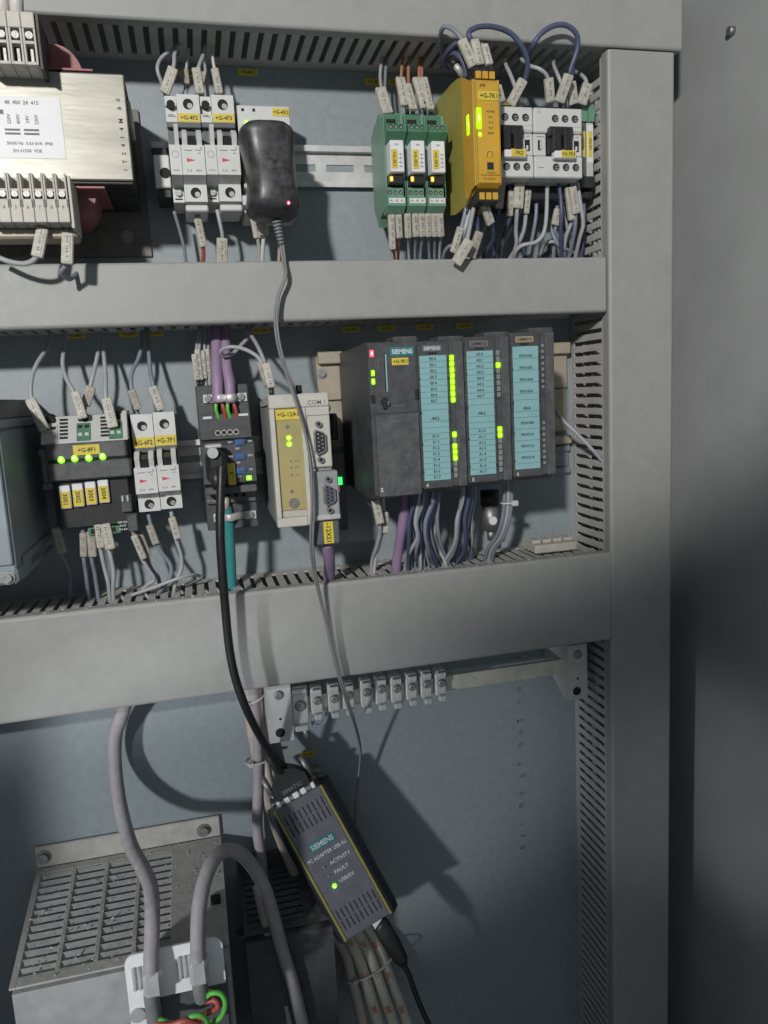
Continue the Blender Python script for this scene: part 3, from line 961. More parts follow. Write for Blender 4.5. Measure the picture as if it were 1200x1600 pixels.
wire('dark wire with a slim marker over the second breaker', G1, 'wwhite', 1.3, [(43.8,40,243.7), (42.0,42,259.9), (40.9,40,270.2), (41.6,36,282.9)], [((43.7,44,243.8), (41.1,46,262.1), 6)])
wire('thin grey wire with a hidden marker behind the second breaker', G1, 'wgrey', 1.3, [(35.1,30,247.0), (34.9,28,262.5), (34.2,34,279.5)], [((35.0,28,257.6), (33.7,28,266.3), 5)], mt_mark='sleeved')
wire('dark grey wire dropping from the first breaker into the middle duct', G1, 'wblue', 1.4, [(-0.3,40,154.1), (3.3,34,137.7), (5.3,30,125.6), (5.8,24,108.3)])
wire('red wire with cream marker under the left upper breaker', G1, 'wred', 1.7, [(17.5,46,152.8), (19.1,44,135.6), (20.5,38,121.4), (17.9,28,107.5)], [((17.6,46,148.8), (20.8,42,125.3), 6)])
wire('grey wire with a wide cream marker under the right upper breaker', G1, 'wgrey', 1.6, [(34.0,46,153.8), (35.7,46,142.7), (36.9,42,130.8), (35.5,28,107.3)], [((36.4,44,132.0), (34.8,36,108.7), 9)])
wire('wire with a tall cream marker below the socket, left', G1, 'wgrey', 1.5, [(64.8,44,152.3), (65.8,42,135.8), (66.8,36,121.4), (65.9,28,106.8)], [((64.0,46,150.3), (66.6,42,132.2), 8)])
wire('wire with a pale marker below the socket, under the charger', G1, 'wwhite', 1.7, [(70.9,46,150.4), (71.2,42,135.8), (69.6,36,121.3), (68.6,28,106.8)], [((71.1,50,144.4), (70.7,46,133.5), 8)])
wire('pinkish wire hanging behind the charger cord', G1, 'wpink', 1.4, [(84.7,46,150.4), (84.5,40,130.9), (83.0,28,106.6)])

G1b = 'wires of the transformer'
wire('thick white cable entering the transformer top, leftmost at the picture edge', G1b, 'wwhite', 4, [(-100.0,118,282.6), (-99.2,118,268.9), (-100.3,112,257.6)], cat='cable', name='cable')
wire('thick white cable entering the transformer top beside the leftmost one', G1b, 'wwhite', 4.4, [(-89.6,118,283.2), (-90.4,118,269.4), (-92.6,112,258.1)], cat='cable', name='cable')
wire('grey wire with a cream marker looping left below the transformer terminals', G1b, 'wgrey', 1.9, [(-91.9,108,129.7), (-94.8,112,113.7), (-98.2,112,105.8), (-106.1,108,102.7), (-117.2,104,104.8), (-128.8,100,110.4)], [((-91.2,112,126.3), (-97.0,114,105.9), 8)])
wire('dark wire with a long cream marker hanging over the duct below the transformer', G1b, 'wblue', 1.7, [(-75.7,108,129.7), (-76.7,110,113.9), (-78.7,108,102.3), (-83.4,104,96.8), (-79.3,92,94.0), (-74.3,70,104.7), (-74.5,55,108.1)], [((-75.0,112,122.7), (-77.8,112,101.2), 8)])

G2 = 'marked wires of the green relays'
for (lab, mt, pts, mk) in (
    ('left of a pale blue pair above the left green relay', 'wgrey', [(175.6,70,223.9), (175.2,62,240.5), (178.1,46,261.4), (183.3,36,280.7)], None),
    ('right of a pale blue pair with the leaning marker above the left green relay', 'wblue', [(178.4,68,224.7), (178.5,58,242.0), (183.1,44,262.4), (187.7,34,280.6)], ((176.2,72,223.3), (173.4,62,246.4), 9)),
    ('orange with a broad marker over the middle green relay', 'worange', [(193.3,70,227.4), (192.9,62,241.1), (196.6,46,262.2), (202.7,34,283.4)], ((191.8,70,230.3), (191.4,60,255.7), 8)),
    ('orange with a narrow marker over the middle green relay, right of the broad one', 'worange', [(198.1,70,226.1), (198.4,62,241.3), (202.8,46,261.4), (207.8,34,283.6)], ((197.5,74,226.2), (196.0,64,249.4), 6.5)),
    ('orange with an upright marker over the right green relay', 'worange', [(208.7,70,227.9), (208.4,62,241.7), (212.5,46,261.8), (217.6,34,284.0)], ((208.8,70,228.9), (205.3,60,256.2), 7.5)),
    ('orange with a marker leaning on its neighbour over the right green relay', 'worange', [(213.1,70,226.6), (212.9,62,241.8), (214.7,46,260.3), (219.9,34,282.1)], ((212.4,74,226.7), (211.3,62,255.7), 6)),
):
    wire('wire ' + lab, G2, mt, 1.4, pts, [mk] if mk else [], ferrule=(Vector(pts[0]) - Vector((0, 0, 3)), Vector(pts[0]) + Vector((0, 0, 6))))
for nth, (mt, pts, mk) in zip(('first', 'second', 'third', 'fourth', 'fifth', 'sixth', 'seventh', 'eighth'), (
    ('worange', [(176.8, 66, 152.8), (177.2, 64, 141.4), (178.7, 56, 119.4), (183.1, 44, 120.5), (187.2, 32, 104.4)], ((176.1, 67, 145.9), (177.7, 60, 118.7))),
    ('worange', [(182.9, 66, 152.8), (183.4, 64, 141.4), (185.5, 56, 128.9), (187.4, 44, 120.4), (189.5, 32, 104.4)], ((182.3, 67, 145.9), (184.4, 60, 128.1))),
    ('wgrey', [(190.7, 66, 152.8), (191.3, 64, 141.4), (193.5, 56, 128.8), (196.8, 44, 120.4), (200.3, 32, 104.2)], ((190.2, 67, 146.9), (192.3, 60, 128.1))),
    ('wblue', [(197.5, 66, 152.9), (198.1, 64, 141.4), (200.4, 56, 129.9), (202.6, 44, 120.3), (205.1, 32, 104.1)], ((196.9, 67, 146.9), (199.2, 60, 129.1))),
    ('wblue', [(203.1, 66, 152.9), (203.8, 64, 141.4), (206.2, 56, 129.8), (207.9, 44, 120.3), (209.9, 32, 104.1)], ((202.6, 67, 147.0), (205.0, 60, 129.1))),
    ('wblue', [(208.8, 66, 152.9), (209.5, 64, 141.4), (212.0, 56, 129.8), (215.6, 44, 120.2), (219.5, 32, 103.9)], ((208.2, 67, 147.0), (210.7, 60, 129.0))),
    ('wblue', [(214.5, 66, 152.9), (215.2, 64, 141.4), (217.8, 56, 129.8), (220.7, 44, 120.2), (223.8, 32, 103.9)], ((213.9, 67, 147.0), (216.5, 60, 129.0))),
    ('wgrey', [(219.7, 66, 152.9), (220.4, 64, 141.4), (223.1, 56, 129.8), (225.4, 44, 120.1), (228.0, 32, 103.8)], ((219.1, 67, 147.0), (221.8, 60, 129.0))),
)):
    wire('%s wire from the left under the green relays, hanging from its marker' % nth, 'marked wires under the green relays', mt, 1.3, pts, [mk + (5.6,)], ferrule=(pts[0], mk[0]))

G3 = 'wires of the yellow relay'
wire('slate loop wire rising left of the yellow relay markers', G3, 'wblue', 1.9, [(243.7,100,247.5), (236.4,102,259.6), (231.4,102,269.6), (225.7,98,278.5), (220.4,92,282.7), (221.1,80,281.2), (228.6,60,278.1), (238.4,44,274.9)], [((238.8,106,248.7), (229.4,106,267.9), 8)])
wire('second dark loop wire curling back at the yellow relay top', G3, 'wdark', 1.9, [(247.2,98,248.4), (240.3,96,262.2), (232.9,92,272.0), (226.9,84,269.3), (228.0,64,268.6), (239.4,44,270.8)], [((244.2,106,249.9), (240.8,104,269.3), 7)])
wire('third dark wire bending down beside the yellow relay crest', G3, 'wdark', 2.0, [(238.9,88,247.1), (236.4,90,257.7), (231.5,86,265.8), (228.1,74,269.5), (230.3,54,271.6)])
wire('long dark blue loop wire arching from the yellow relay to the left contactor', 'dark blue loop wires', 'wdark', 2.1, [(248.6,96,266.9), (239.7,100,270.9), (238.3,100,276.4), (246.5,100,280.6), (260.4,98,282.2), (275.4,96,279.1), (285.5,94,270.9), (292.2,90,261.7), (293.5,84,252.7), (291.1,76,244.6), (290.8,60,237.0)], [((289.3,88,248.1), (280.3,80,230.8), 8)])
wire('tall dark blue loop wire arching above the right contactor', 'dark blue loop wires', 'wdark', 2.1, [(309.4,50,273.5), (300.9,74,271.9), (298.6,88,275.0), (304.3,92,282.3), (314.8,94,287.8), (326.3,94,288.4), (335.4,93,282.5), (337.4,90,273.1), (334.0,86,260.6), (333.0,82,253.1), (334.7,64,237.0)], [((330.5,88,253.7), (325.4,80,234.3), 8.5)])
wire('marked wire right of the yellow relay top', G3, 'wgrey', 1.4, [(257.1,98,248.8), (254.2,98,259.2), (253.3,90,271.9), (260.1,60,281.6)], [((253.1,104,251.1), (250.4,100,267.7), 6)])
wire('clear crimped lug lying among the loops beside the yellow relay', G3, 'zinc', 2.6, [(238.6,80,252.0), (234.0,84,255.2), (231.2,80,261.4)], ferrule=((231.9,84,258.0), (229.1,80,263.3)))
wire('grey wire curving into the left contactor', 'wires above the contactors', 'wgrey', 1.7, [(291.9,44,285.5), (286.8,58,271.5), (286.0,70,257.7), (288.5,74,245.2), (298.0,60,236.2)])
wire('marked wire crossing behind the loop wire over the left contactor', 'wires above the contactors', 'wgrey', 1.6, [(275.9,60,249.9), (277.9,60,239.7), (279.7,58,234.2)], [((276.3,62,252.2), (280.9,60,239.8), 8)])
wire('pale blue wire running sideways to the right contactor', 'wires above the contactors', 'wgrey', 1.7, [(304.9,46,286.4), (301.4,60,274.4), (302.8,72,265.2), (308.7,78,260.6), (316.6,76,255.7), (321.7,70,245.3), (329.2,58,237.9)], [((315.8,80,253.1), (320.1,74,236.2), 8)])
wire('short pale wire dropping to the tall loop marker', 'wires above the contactors', 'wgrey', 1.6, [(339.7,46,285.9), (330.7,60,272.6), (328.1,72,259.7), (333.3,72,247.6), (342.7,58,238.3)])
wire('wire with a tapering marker right of the tall loop', 'wires above the contactors', 'wdark', 1.7, [(354.9,50,275.5), (342.9,70,253.8), (350.1,58,238.5)], [((338.5,76,252.5), (343.8,70,236.8), 8.5)])
wire('white wire bending right to the last contactor terminal', 'wires above the contactors', 'wgrey', 1.7, [(356.1,50,271.3), (354.7,64,263.3), (355.2,72,254.6), (356.0,68,244.7), (357.6,58,238.8)], [((354.8,76,252.1), (351.2,70,237.0), 9)])

G4 = 'wires below the yellow relay and the contactors'
wl4 = (
    ('pale wire with a white marker slanting right under the yellow relay', 'wdark', [(243.0,98,156.6), (248.4,96,144.6), (257.4,88,132.6), (263.9,74,123.4), (262.8,58,115.1), (263.2,40,102.0)], ((245.3,100,149.7), (255.2,92,132.8), 7)),
    ('white wire running down left under the yellow relay', 'wgrey', [(240.7,98,156.6), (238.8,96,144.5), (237.2,90,130.7), (234.7,86,116.1)], ((235.3,94,119.7), (223.7,90,101.5), 9)),
    ('blue wire fanning left under the yellow relay', 'wblue', [(236.4,88,149.9), (233.2,86,136.6), (231.0,78,122.8), (238.7,40,102.4)], ((230.0,88,131.1), (224.6,82,111.7), 6)),
    ('pale blue wire beside the fanning wire under the yellow relay', 'wgrey', [(239.8,88,150.0), (235.9,88,136.2), (234.2,82,123.6), (247.2,40,102.3)], None),
    ('wire with a shaded marker right of the slanting bundle', 'wdark', [(243.9,86,149.4), (247.2,82,134.9), (248.5,74,120.8), (253.4,40,102.2)], ((247.9,84,128.3), (241.2,80,107.7), 7)),
    ('dark blue wire with a brown marker left of the contactors', 'wdark', [(279.0,60,177.0), (275.6,62,152.5), (274.2,52,133.1), (281.0,36,102.4)], ((276.4,66,172.7), (274.2,64,151.5), 7.5)),
    ('dark blue wire with a narrow marker under the left contactor', 'wdark', [(286.5,62,176.5), (284.8,64,146.7), (283.3,52,130.3), (283.5,36,102.4)], ((284.2,68,164.9), (283.3,66,144.7), 5.5)),
    ('pale blue wire with a broad marker under the left contactor', 'wgrey', [(294.4,62,177.7), (290.7,66,151.6), (292.5,58,134.5), (294.8,52,121.9), (291.1,36,102.2)], ((292.8,68,174.0), (290.4,68,150.7), 9)),
    ('pale wire behind the broad marker under the left contactor', 'wgrey', [(304.6,58,175.1), (302.7,58,150.8), (300.6,52,130.2), (287.3,36,102.3)], ((303.2,62,168.2), (301.2,60,148.2), 6)),
    ('long grey wire curving left below the right contactor', 'wgrey', [(319.8,66,175.9), (316.7,70,148.1), (313.9,70,130.9), (307.3,68,122.7), (295.0,64,120.3), (291.6,56,114.1), (297.0,40,101.5)], None),
    ('dark blue wire straight down from the right contactor', 'wdark', [(330.8,66,176.0), (330.8,70,150.9), (332.9,64,130.4), (345.7,40,100.8)], None),
    ('wire with a pale marker behind the straight dark blue wire', 'wblue', [(340.1,46,170.3), (335.7,50,144.4), (335.5,46,128.4), (338.6,36,101.5)], ((335.8,54,154.0), (333.4,52,140.1), 7)),
    ('pale blue wire with the left of two markers under the right contactor', 'wgrey', [(341.3,66,176.1), (343.0,66,162.7), (345.8,60,142.2), (343.0,54,128.5), (346.5,36,101.4)], ((338.9,68,169.2), (344.3,64,141.9), 7)),
    ('dark wire with the right of two markers under the right contactor', 'wblue', [(345.7,66,176.2), (345.0,68,159.5), (347.5,64,141.4), (348.5,58,128.8), (351.7,36,101.3)], ((340.5,72,168.2), (346.0,68,146.5), 7)),
    ('grey wire bulging right beside the vertical duct', 'wgrey', [(350.9,62,174.6), (352.7,64,155.1), (356.1,62,139.0), (355.3,56,126.4), (357.3,38,101.0)], None),
    ('dark wire behind the bulging grey wire', 'wdark', [(363.3,46,178.9), (365.1,48,153.3), (364.6,46,131.1), (365.6,36,101.1)], None),
)
for lab, mt, pts, mk in wl4:
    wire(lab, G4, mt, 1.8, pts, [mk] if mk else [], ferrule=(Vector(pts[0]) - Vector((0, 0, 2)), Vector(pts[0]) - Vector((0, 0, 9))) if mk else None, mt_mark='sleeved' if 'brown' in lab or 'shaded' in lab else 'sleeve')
for lab, mt, pts in (
    ('slack blue-grey wire deep behind the yellow relay bundle', 'wblue', [(266.5,50,168.7), (267.4,52,146.7), (264.3,46,128.8), (261.8,34,103.0)]),
    ('slack grey wire crossing behind the left contactor wires', 'wgrey', [(306.0,44,177.1), (301.1,48,153.1), (291.6,46,135.9), (275.5,34,102.8)]),
    ('dark wire crossing the other way below the left contactor', 'wdark', [(289.1,46,178.1), (290.3,50,152.6), (300.6,48,132.1), (314.9,34,102.2)]),
    ('blue-grey wire hanging between the two contactors', 'wblue', [(315.7,50,179.0), (315.4,52,152.2), (313.0,48,130.9), (311.1,34,102.3)]),
    ('dusty grey wire twisting behind the right contactor wires', 'wgrey', [(348.9,44,179.2), (344.9,46,153.7), (352.0,44,131.5), (362.0,34,101.5)]),
    ('blue-grey wire lowest in the tangle left of the vertical duct', 'wblue', [(338.2,40,180.2), (330.8,46,148.0), (336.2,52,123.3), (355.9,46,116.3), (374.8,30,101.9)]),
):
    wire(lab, G4, mt, 1.7, pts)
wire('grey hose with a small loop lying on the middle duct behind the wires', G4, 'slate', 7, [(336.9,26,132.3), (337.6,24,118.1), (338.2,22,103.7)])
wire('small grey wire arch under the contactors', G4, 'wgrey', 1.4, [(327.8,30,102.6), (325.4,40,120.0), (329.7,50,126.0), (338.2,48,121.8), (350.1,34,101.7)])
wire('small grey wire arch left of the slanting bundle', G4, 'wblue', 1.6, [(227.8,40,102.6), (225.4,56,115.8), (228.8,64,120.7), (233.8,66,117.1)])

# ---- yellow tags on the panel
for px, z, s, lab in ((72, 278, '+G-4X1', 'yellow tag on the panel above the socket, under the top duct'), (184, 274.5, '+G-2K1', 'yellow tag left of the pair above the green relays'), (206, 275, '+G-2K2', 'yellow tag right of the pair above the green relays'), (22, 275, '+G-4F2', 'yellow tag in shadow behind the wires of the upper breakers'), (282, 268, '+G-7K2', 'yellow tag in shadow above the left contactor'), (318, 262, '+G-7K3', 'yellow tag in shadow above the right contactor'),
                      (-92, 61, '+G-8F1', 'yellow tag under the middle duct above the four-channel fuse'), (-48, 60.5, '+G-6F2', 'left of two close yellow tags above the lower breakers'), (-27, 60.5, '+G-7F1', 'right of two close yellow tags above the lower breakers'), (66, 60, '+G-12A1', 'yellow tag under the middle duct above the cream gateway'), (150, 58, '+G-9K1', 'first yellow tag from the left above the dark controller'), (184, 58, '+G-9K2', 'second yellow tag from the left above the dark controller'), (222, 58, '+G-9K3', 'third yellow tag from the left above the dark controller'), (262, 58, '+G-9K4', 'fourth yellow tag from the left above the dark controller'), (82, -353, '+G-XS1', 'small yellow tag below the earth bar, above the black adapter')):
    panel_tag(px, z, s, lab, wd=14 if z < -300 else 17, hg=5.6)

# ================================================================== lower row
# ---- grey enclosure at the left edge
t = thing('power_supply', (-180, 0, -55), 'blue-grey sheet metal enclosure cut by the left picture edge, beside the fuse module', 'power supply')
part('housing', MB().box(-260, -131, .5, 138, -112, 2, 1.5), 'boxgrey', t)
part('lid', MB().box(-261, -129.5, .4, 139, -6, 8, 1).box(-260.5, -130, .45, 138.6, -14, -12, .4), 'anth', t)
part('front_plate', MB().box(-260, -132.5, 138, 140.5, -108, -24, .8), 'boxgrey', t)
part('foot_flange', MB().box(-260, -130, 90, 141, -122, -110, 2), 'boxgrey', t)
part('side_rib', MB().box(-131.2, -129.2, 6, 120, -112, -106, .6).box(-131.2, -129.6, 6, 128, -122, -118, .6), 'boxgrey', t)
bolt(t, -136.5, -116.5, 141, 3.2)

# ---- four-channel electronic fuse
t = thing('electronic_fuse', (-82, 8, -52), 'dark four-channel electronic fuse with four green lights and four yellow labels', 'fuse module')
part('base', MB().box(-116, -52, 8, 50, -96, -8, .8), 'anth', t)
hd = MB()
hd.prism([(20, -7), (52, -7), (66, -26.5), (66, -28), (20, -28)], 'dz', -117, -53)
part('head', hd, 'lgrey', t)
part('end_cheek', MB().prism([(20, -5), (54, -5), (68, -28), (20, -28)], 'dz', -56, -52.5), 'lgrey', t)
part('end_cheek', MB().prism([(20, -5), (54, -5), (68, -28), (20, -28)], 'dz', -117.5, -114.5), 'lgrey', t)
sl = lambda z: 52 + (-7 - z) * 14 / 19.5
for xx in (-101, -70):
    for k in range(6):
        z = -9.5 - k * 2.8
        part('vent_slot', MB().box(xx - 3, xx + 3, sl(z) - 2, sl(z) + 1.0, z - 1.0, z + .7), 'hole', t)
for xx, n in ((-86, 2), (-61.5, 2), (-111, 1)):
    part('green_terminal', MB().prism([(50, -13), (57.2, -13), (67, -26.5), (50, -26.5)], 'dz', xx - 5.2, xx + 5.2), 'lgrey' if n == 1 else 'greend', t)
    for r, zz in enumerate((-16, -22)):
        for k in (-1, 1):
            part('terminal_hole', MB().box(xx + k * 2.5 - 1.5, xx + k * 2.5 + 1.5, sl(zz) - 2, sl(zz) + 1.6, zz - 1.6, zz + 1.6), 'hole' if r == 0 else 'lgrey', t)
    part('wire_entry', MB().cyl((xx, 48, -8), (xx, 56, -10), 4, 4, 12), 'hole', t)
part('upper_bar', MB().box(-115.5, -54.5, 50, 68, -41.5, -28, 1.2), 'anth2', t)
part('lower_bar', MB().box(-115.5, -52, 50, 70, -57.5, -43.5, 1.2), 'anth2', t)
part('led_strip', MB().box(-115, -54.5, 50, 64, -46, -40), 'black', t)
id_tag(t, -84.5, 68, -34, 20, 8, '+G-8F1', fill=.42)
for (px, py) in ((95, 718), (116, 716), (138, 715), (160, 713)):
    p = (-73.0,69,-40.0) if (px, py) == (160, 713) else ((-83.7,69,-40.3) if px == 138 else ((-94.2,69,-40.1) if px == 116 else (-104.3,69,-40.4)))
    part('led', MB().ball(p[0], 66.5, p[2], 3.0, 2.6, 3.2, 14, 8), 'gled', t)
part('front', MB().box(-112, -56, 50, 62, -97, -57.5, .8), 'black', t)
for i, p in enumerate(((-104.7,66,-70.9), (-95.0,66,-70.1), (-85.2,66,-69.4), (-75.3,66,-68.6))):
    l = part('label_plate', MB().box(p[0] - 4.0, p[0] + 4.0, 58, 66, p[2] - 9.3, p[2] + 9.3, .5), 'label', t)
    part('identification_tag', MB().box(p[0] - 3.8, p[0] + 3.5, 66, 66.3, p[2] - 8.6, p[2] + 4.5, .1), 'yellow', l)
    part('lettering', MB().text('300%d' % (i + 1), p[0], 66.3, p[2] - 1.5, 3.6, rot=-90), 'ink', l)
part('connector', MB().box(-63, -55, 50, 66, -87, -73, .6), 'anth2', t)
part('pin', MB().box(-62, -60.5, 66, 68, -78, -73, .3).box(-58, -56.5, 66, 68, -78, -73, .3), 'lgrey', t)
part('plug', MB().box(-59.5, -51.5, 45, 68, -103, -89, .8), 'anth2', t)
part('plug', MB().prism([(40, -104), (62, -104), (62, -98), (40, -98)], 'dz', -91, -66), 'greend', t)
part('terminal_hole', MB().box(-89, -86, 61.5, 62.2, -103, -99).box(-83.5, -80.5, 61.5, 62.2, -103, -99).box(-78, -75, 61.5, 62.2, -103, -99).box(-72.5, -69.5, 61.5, 62.2, -103, -99), 'hole', t)
part('print', MB().text('24V DC', -63.5, 62, -95.5, 1.9, wmax=8).text('OUT', -63.5, 62, -98.4, 1.8).text('0.5-6A', -63.5, 62, -101.3, 1.8, wmax=8), 'paleink', t)

# ---- pair of breakers
Z2 = (19, 28, 43, 64, 69, 80.5, 80.5)
breaker(-50.3, -8.6, 17.6, Z2, 'left white circuit breaker of the lower pair, tag 6F2, against the dark fuse module', '+G-6F2', 'white circuit breakers of the lower row')
breaker(-32.5, -7.8, 17.6, Z2, 'right white circuit breaker of the lower pair, tag 7F1', '+G-7F1', 'white circuit breakers of the lower row')

# ---- bus repeater
t = thing('bus_repeater', (26, 8, -50), 'dark bus repeater module with blue slide switches and two purple cables clamped on top', 'repeater')
part('housing', MB().box(4, 47, 8, 58, -110, 12, .8), 'anth', t)
part('middle_front', MB().prism([(58, -34), (70, -34.5), (80, -37), (80, -68), (74, -71), (58, -76)], 'dz', 4.4, 46.6), 'anth', t)
part('upper_front', MB().box(4.2, 46.8, 58, 62, -33, -12, .6), 'anth', t)
part('step_ledge', MB().box(4.6, 46.4, 70, 79, -77, -71, .8), 'slate', t)
for zz in (5, -95):
    c = MB()
    c.box(9.5, 18.5, 58, 60.2, zz - 7.5, zz - .5, .3).box(36.5, 45.5, 58, 60.2, zz - 7.5, zz - .5, .3)
    cp = part('cable_clamp', c, 'zinc', t)
    part('saddle', MB().tube([(18, 58, zz - 4), (19.5, 66, zz - 4), (23, 69, zz - 4), (27, 63.5, zz - 4), (31, 69, zz - 4), (34.5, 67, zz - 4), (37, 58, zz - 4)] if zz > 0 else [(17, 58, zz - 4), (20, 66, zz - 4), (24, 68, zz - 4), (28, 61, zz - 4), (37, 59, zz - 4)], 3.3, 10, .35), 'zinc', cp)
    h = MB(); s = MB()
    screw(h, s, 41, zz - 4, 60.2, 3, 1.4)
    screw(h, s, 13.5, zz - 4, 60.2, 3, 1.4)
    part('screw', h, 'steel', cp)
    part('screw_slot', s, 'greyink', cp)
h = MB(); rg = MB()
for k in range(4):
    h.dcyl(19 + k * 5.0, -27.5, 60, 62.3, 1.9, 14)
    rg.ring(19 + k * 5.0, -27.5, 61.8, 62.6, 2.3, 1.7, 16)
part('screw_well', h, 'hole', t)
part('well_rim', rg, 'brass', t)
part('cable_window', MB().box(17, 37, 57.5, 58.4, -16, -4), 'hole', t)
for k, (xx, mt) in enumerate(((20, 'wgreen'), (24.5, 'wred'), (29.5, 'wgreen'), (34, 'wred'))):
    part('core', MB().tube(smooth([(xx - (k % 2) * 1, 63, -1), (xx + (.8 if k % 2 else -1.0), 64, -8), (xx + (1.8 if k % 2 else .5), 61, -15), (19.5 + k * 5, 58, -20)], 5), 1.55, 8), mt, t)
part('wear_mark', MB().box(8, 15, 62, 62.15, -15.5, -13.5).box(37, 45, 62, 62.15, -14.5, -12.6), 'paleink', t)
for i, p in enumerate(((36.0,80,-35.4), (35.6,80,-47.0), (35.2,80,-58.5))):
    s = part('slide_switch', MB().box(p[0] - 4.6, p[0] + 3.4, 79.5, 81.5, p[2] - 2.6, p[2] + 2.6, .5), 'blue', t)
    part('slider', MB().box(p[0] - 2.2, p[0] + 2.2, 81.3, 82.4, p[2] - 1.1, p[2] + 1.4, .3), 'slate', s)
    part('print', MB().text(('ON', 'DP2', 'PG')[i], p[0] + 7.5, 80, p[2] + .5, 1.7).text('DP1', p[0] - 8.5, 80, p[2] + .5, 1.6).text('OFF', p[0] - 3, 80, p[2] - 5, 1.5), 'paleink', t)
part('led', MB().box(*[v for c in (((38.4,80,-64.1)[0], (38.4,80,-64.1)[0] + 4.2), (79.8, 81), ((38.4,80,-65.1)[2] - 1.8, (38.4,80,-65.1)[2] + 1.8)) for v in c]), 'gled', t)
h = MB(); rg = MB()
for k in range(4):
    h.dcyl(17 + k * 6.4, -80.5, 57, 62.3, 2.1, 14)
    rg.ring(17 + k * 6.4, -80.5, 61.8, 62.8, 2.7, 2.0, 16)
part('lower_front', MB().box(5, 46.2, 58, 62, -87, -76, .6), 'anth2', t)
part('screw_well', h, 'hole', t)
part('well_rim', rg, 'greyink', t)
part('print', MB().text('A1 B1', 42, 62, -81, 2, wmax=7).text('PE M24', 9, 62, -84, 1.8, wmax=7), 'goldink', t)

# ---- black d-sub plug on the repeater with its cable
t = thing('programming_plug', (13, 80, -55), 'black round-backed plug on the repeater, root of the thick black cable', 'plug')
part('body', MB().box(6.5, 23, 79, 104, -66, -40, 4), 'black', t)
part('thumbscrew', MB().cyl((12.5, 98, -40), (12.5, 108, -41), 4.2, 4.2, 14).box(7, 20, 90, 102, -37.5, -34.5, 1), 'zinc', t)
part('strain_relief', MB().cyl((14, 98, -54), (14.5, 108, -68), 6.6, 4.6, 16), 'black', t)
id_tag(t, 26.5, 84, -60.5, 6, 18, '-3', rot=90)
bp = [(18.3,106,-51.5), (16.4,110,-67.1), (12.8,114,-101.7), (11.8,114,-132.4), (11.7,112,-164.2), (12.1,110,-196.9), (15.0,108,-225.1), (21.8,104,-254.2), (31.9,84,-288.5), (41.6,66,-316.3), (49.6,50,-340.4)]
wire('thick glossy black cable running from the repeater plug down to the dark adapter', 'long cables', 'rubber', 3.5, bp, cat='cable', name='cable', k=8)
wire('teal cable dropping from the repeater clamp into the lower duct', 'long cables', 'teal', 4.6, [(20.4,62,-90.6), (21.8,60,-100.4), (21.3,54,-123.7), (19.9,44,-165.9), (18.4,40,-208.1)], cat='cable', name='cable')
wire('stripped braided shield end above the teal cable', 'long cables', 'brass', 3.6, [(20.6,64,-80.5), (19.7,64,-91.9)], cat='cable end', name='cable_shield')
wire('left purple bus cable entering the repeater from above', 'purple bus cables on the repeater', 'purple', 4.7, [(27.1,30,72.7), (25.2,40,53.2), (22.7,55,28.6), (22.1,62,12.7), (20.8,64,-3.0)], cat='cable', name='cable')
wire('right purple bus cable entering the repeater from above, thinly looped by a grey wire', 'purple bus cables on the repeater', 'purple', 4.5, [(34.7,30,72.5), (32.5,40,51.3), (31.0,55,28.3), (32.0,62,12.2), (31.2,64,-3.5)], cat='cable', name='cable')
for k, (xa, nth) in enumerate(((306, 'leftmost'), (313, 'second'), (320, 'third'), (326, 'rightmost'))):
    wire('%s of four short pale ribbed markers standing left of the purple cables' % nth, 'pale markers on the repeater top', 'wgrey', 1.3, [((7.1,46,10.6), (10.3,46,10.4), (13.0,46,10.8), (16.2,46,11.2))[k], ((6.7,44,35.1), (9.7,42,39.3), (13.8,40,37.7), (17.0,38,37.6))[k], ((11.5,34,59.4), (14.3,32,61.1), (17.5,32,61.0), (20.7,32,60.9))[k]], [(((6.6,48,16.9), (9.2,47,16.8), (12.5,45,17.8), (15.8,43,18.2))[k], ((5.4,48,38.6), (8.3,46,42.3), (12.4,44,41.2), (16.3,42,42.7))[k], 4.6)], ferrule=(((7.1,48,10.5), (9.7,47,10.4), (13.0,45,11.4), (16.3,43,11.8))[k], ((6.6,48,16.9), (9.2,47,16.8), (12.5,45,17.8), (15.8,43,18.2))[k]))

# ---- cream gateway module
t = thing('gateway_module', (75, 8, -50), 'cream communication gateway with a yellow membrane, two lime lights and a COM 1 port', 'gateway')
part('housing', MB().prism([(8, -10), (100, -8), (114, -2), (114, -101), (60, -101), (8, -96)], 'dz', 58, 104), 'sidegrey', t)
fr = MB()
fr.box(57.6, 61.5, 108, 118, -95.5, -9.5, .5).box(82, 85.6, 108, 118.1, -103, -9.5, .5)
fr.box(57.6, 104.5, 108, 118, -9.4, .8, .8).box(57.6, 81.9, 108, 118, -103, -95.6, .8)
fr.prism([(20, -5), (108, 1.2), (108, -6), (20, -9)], 'dz', 58.2, 104.2)
part('front_frame', fr, 'cream', t)
part('membrane', MB().box(61, 82.5, 108, 115, -90, -7, .4), 'membrane', t)
part('slot_plate', MB().box(61.5, 82, 108, 114.5, -95.4, -90.4, .3).box(61.5, 82, 108, 115.4, -10, -7, .3), 'brass', t)
id_tag(t, 71.8, 115, -14.2, 19.5, 8.2, '+G-12A1', fill=.42)
g = MB()
for zz, r in ((-24, 1.6), (-75, 1.5)):
    g.dcyl(71, zz, 114.6, 115.2, r, 14)
for zz in (-51, -56, -62):
    g.dcyl(72, zz, 114.8, 115.15, .9, 10).text('RUN', 76.5, 115, zz, 1.3)
part('print', g, 'greyink', t)
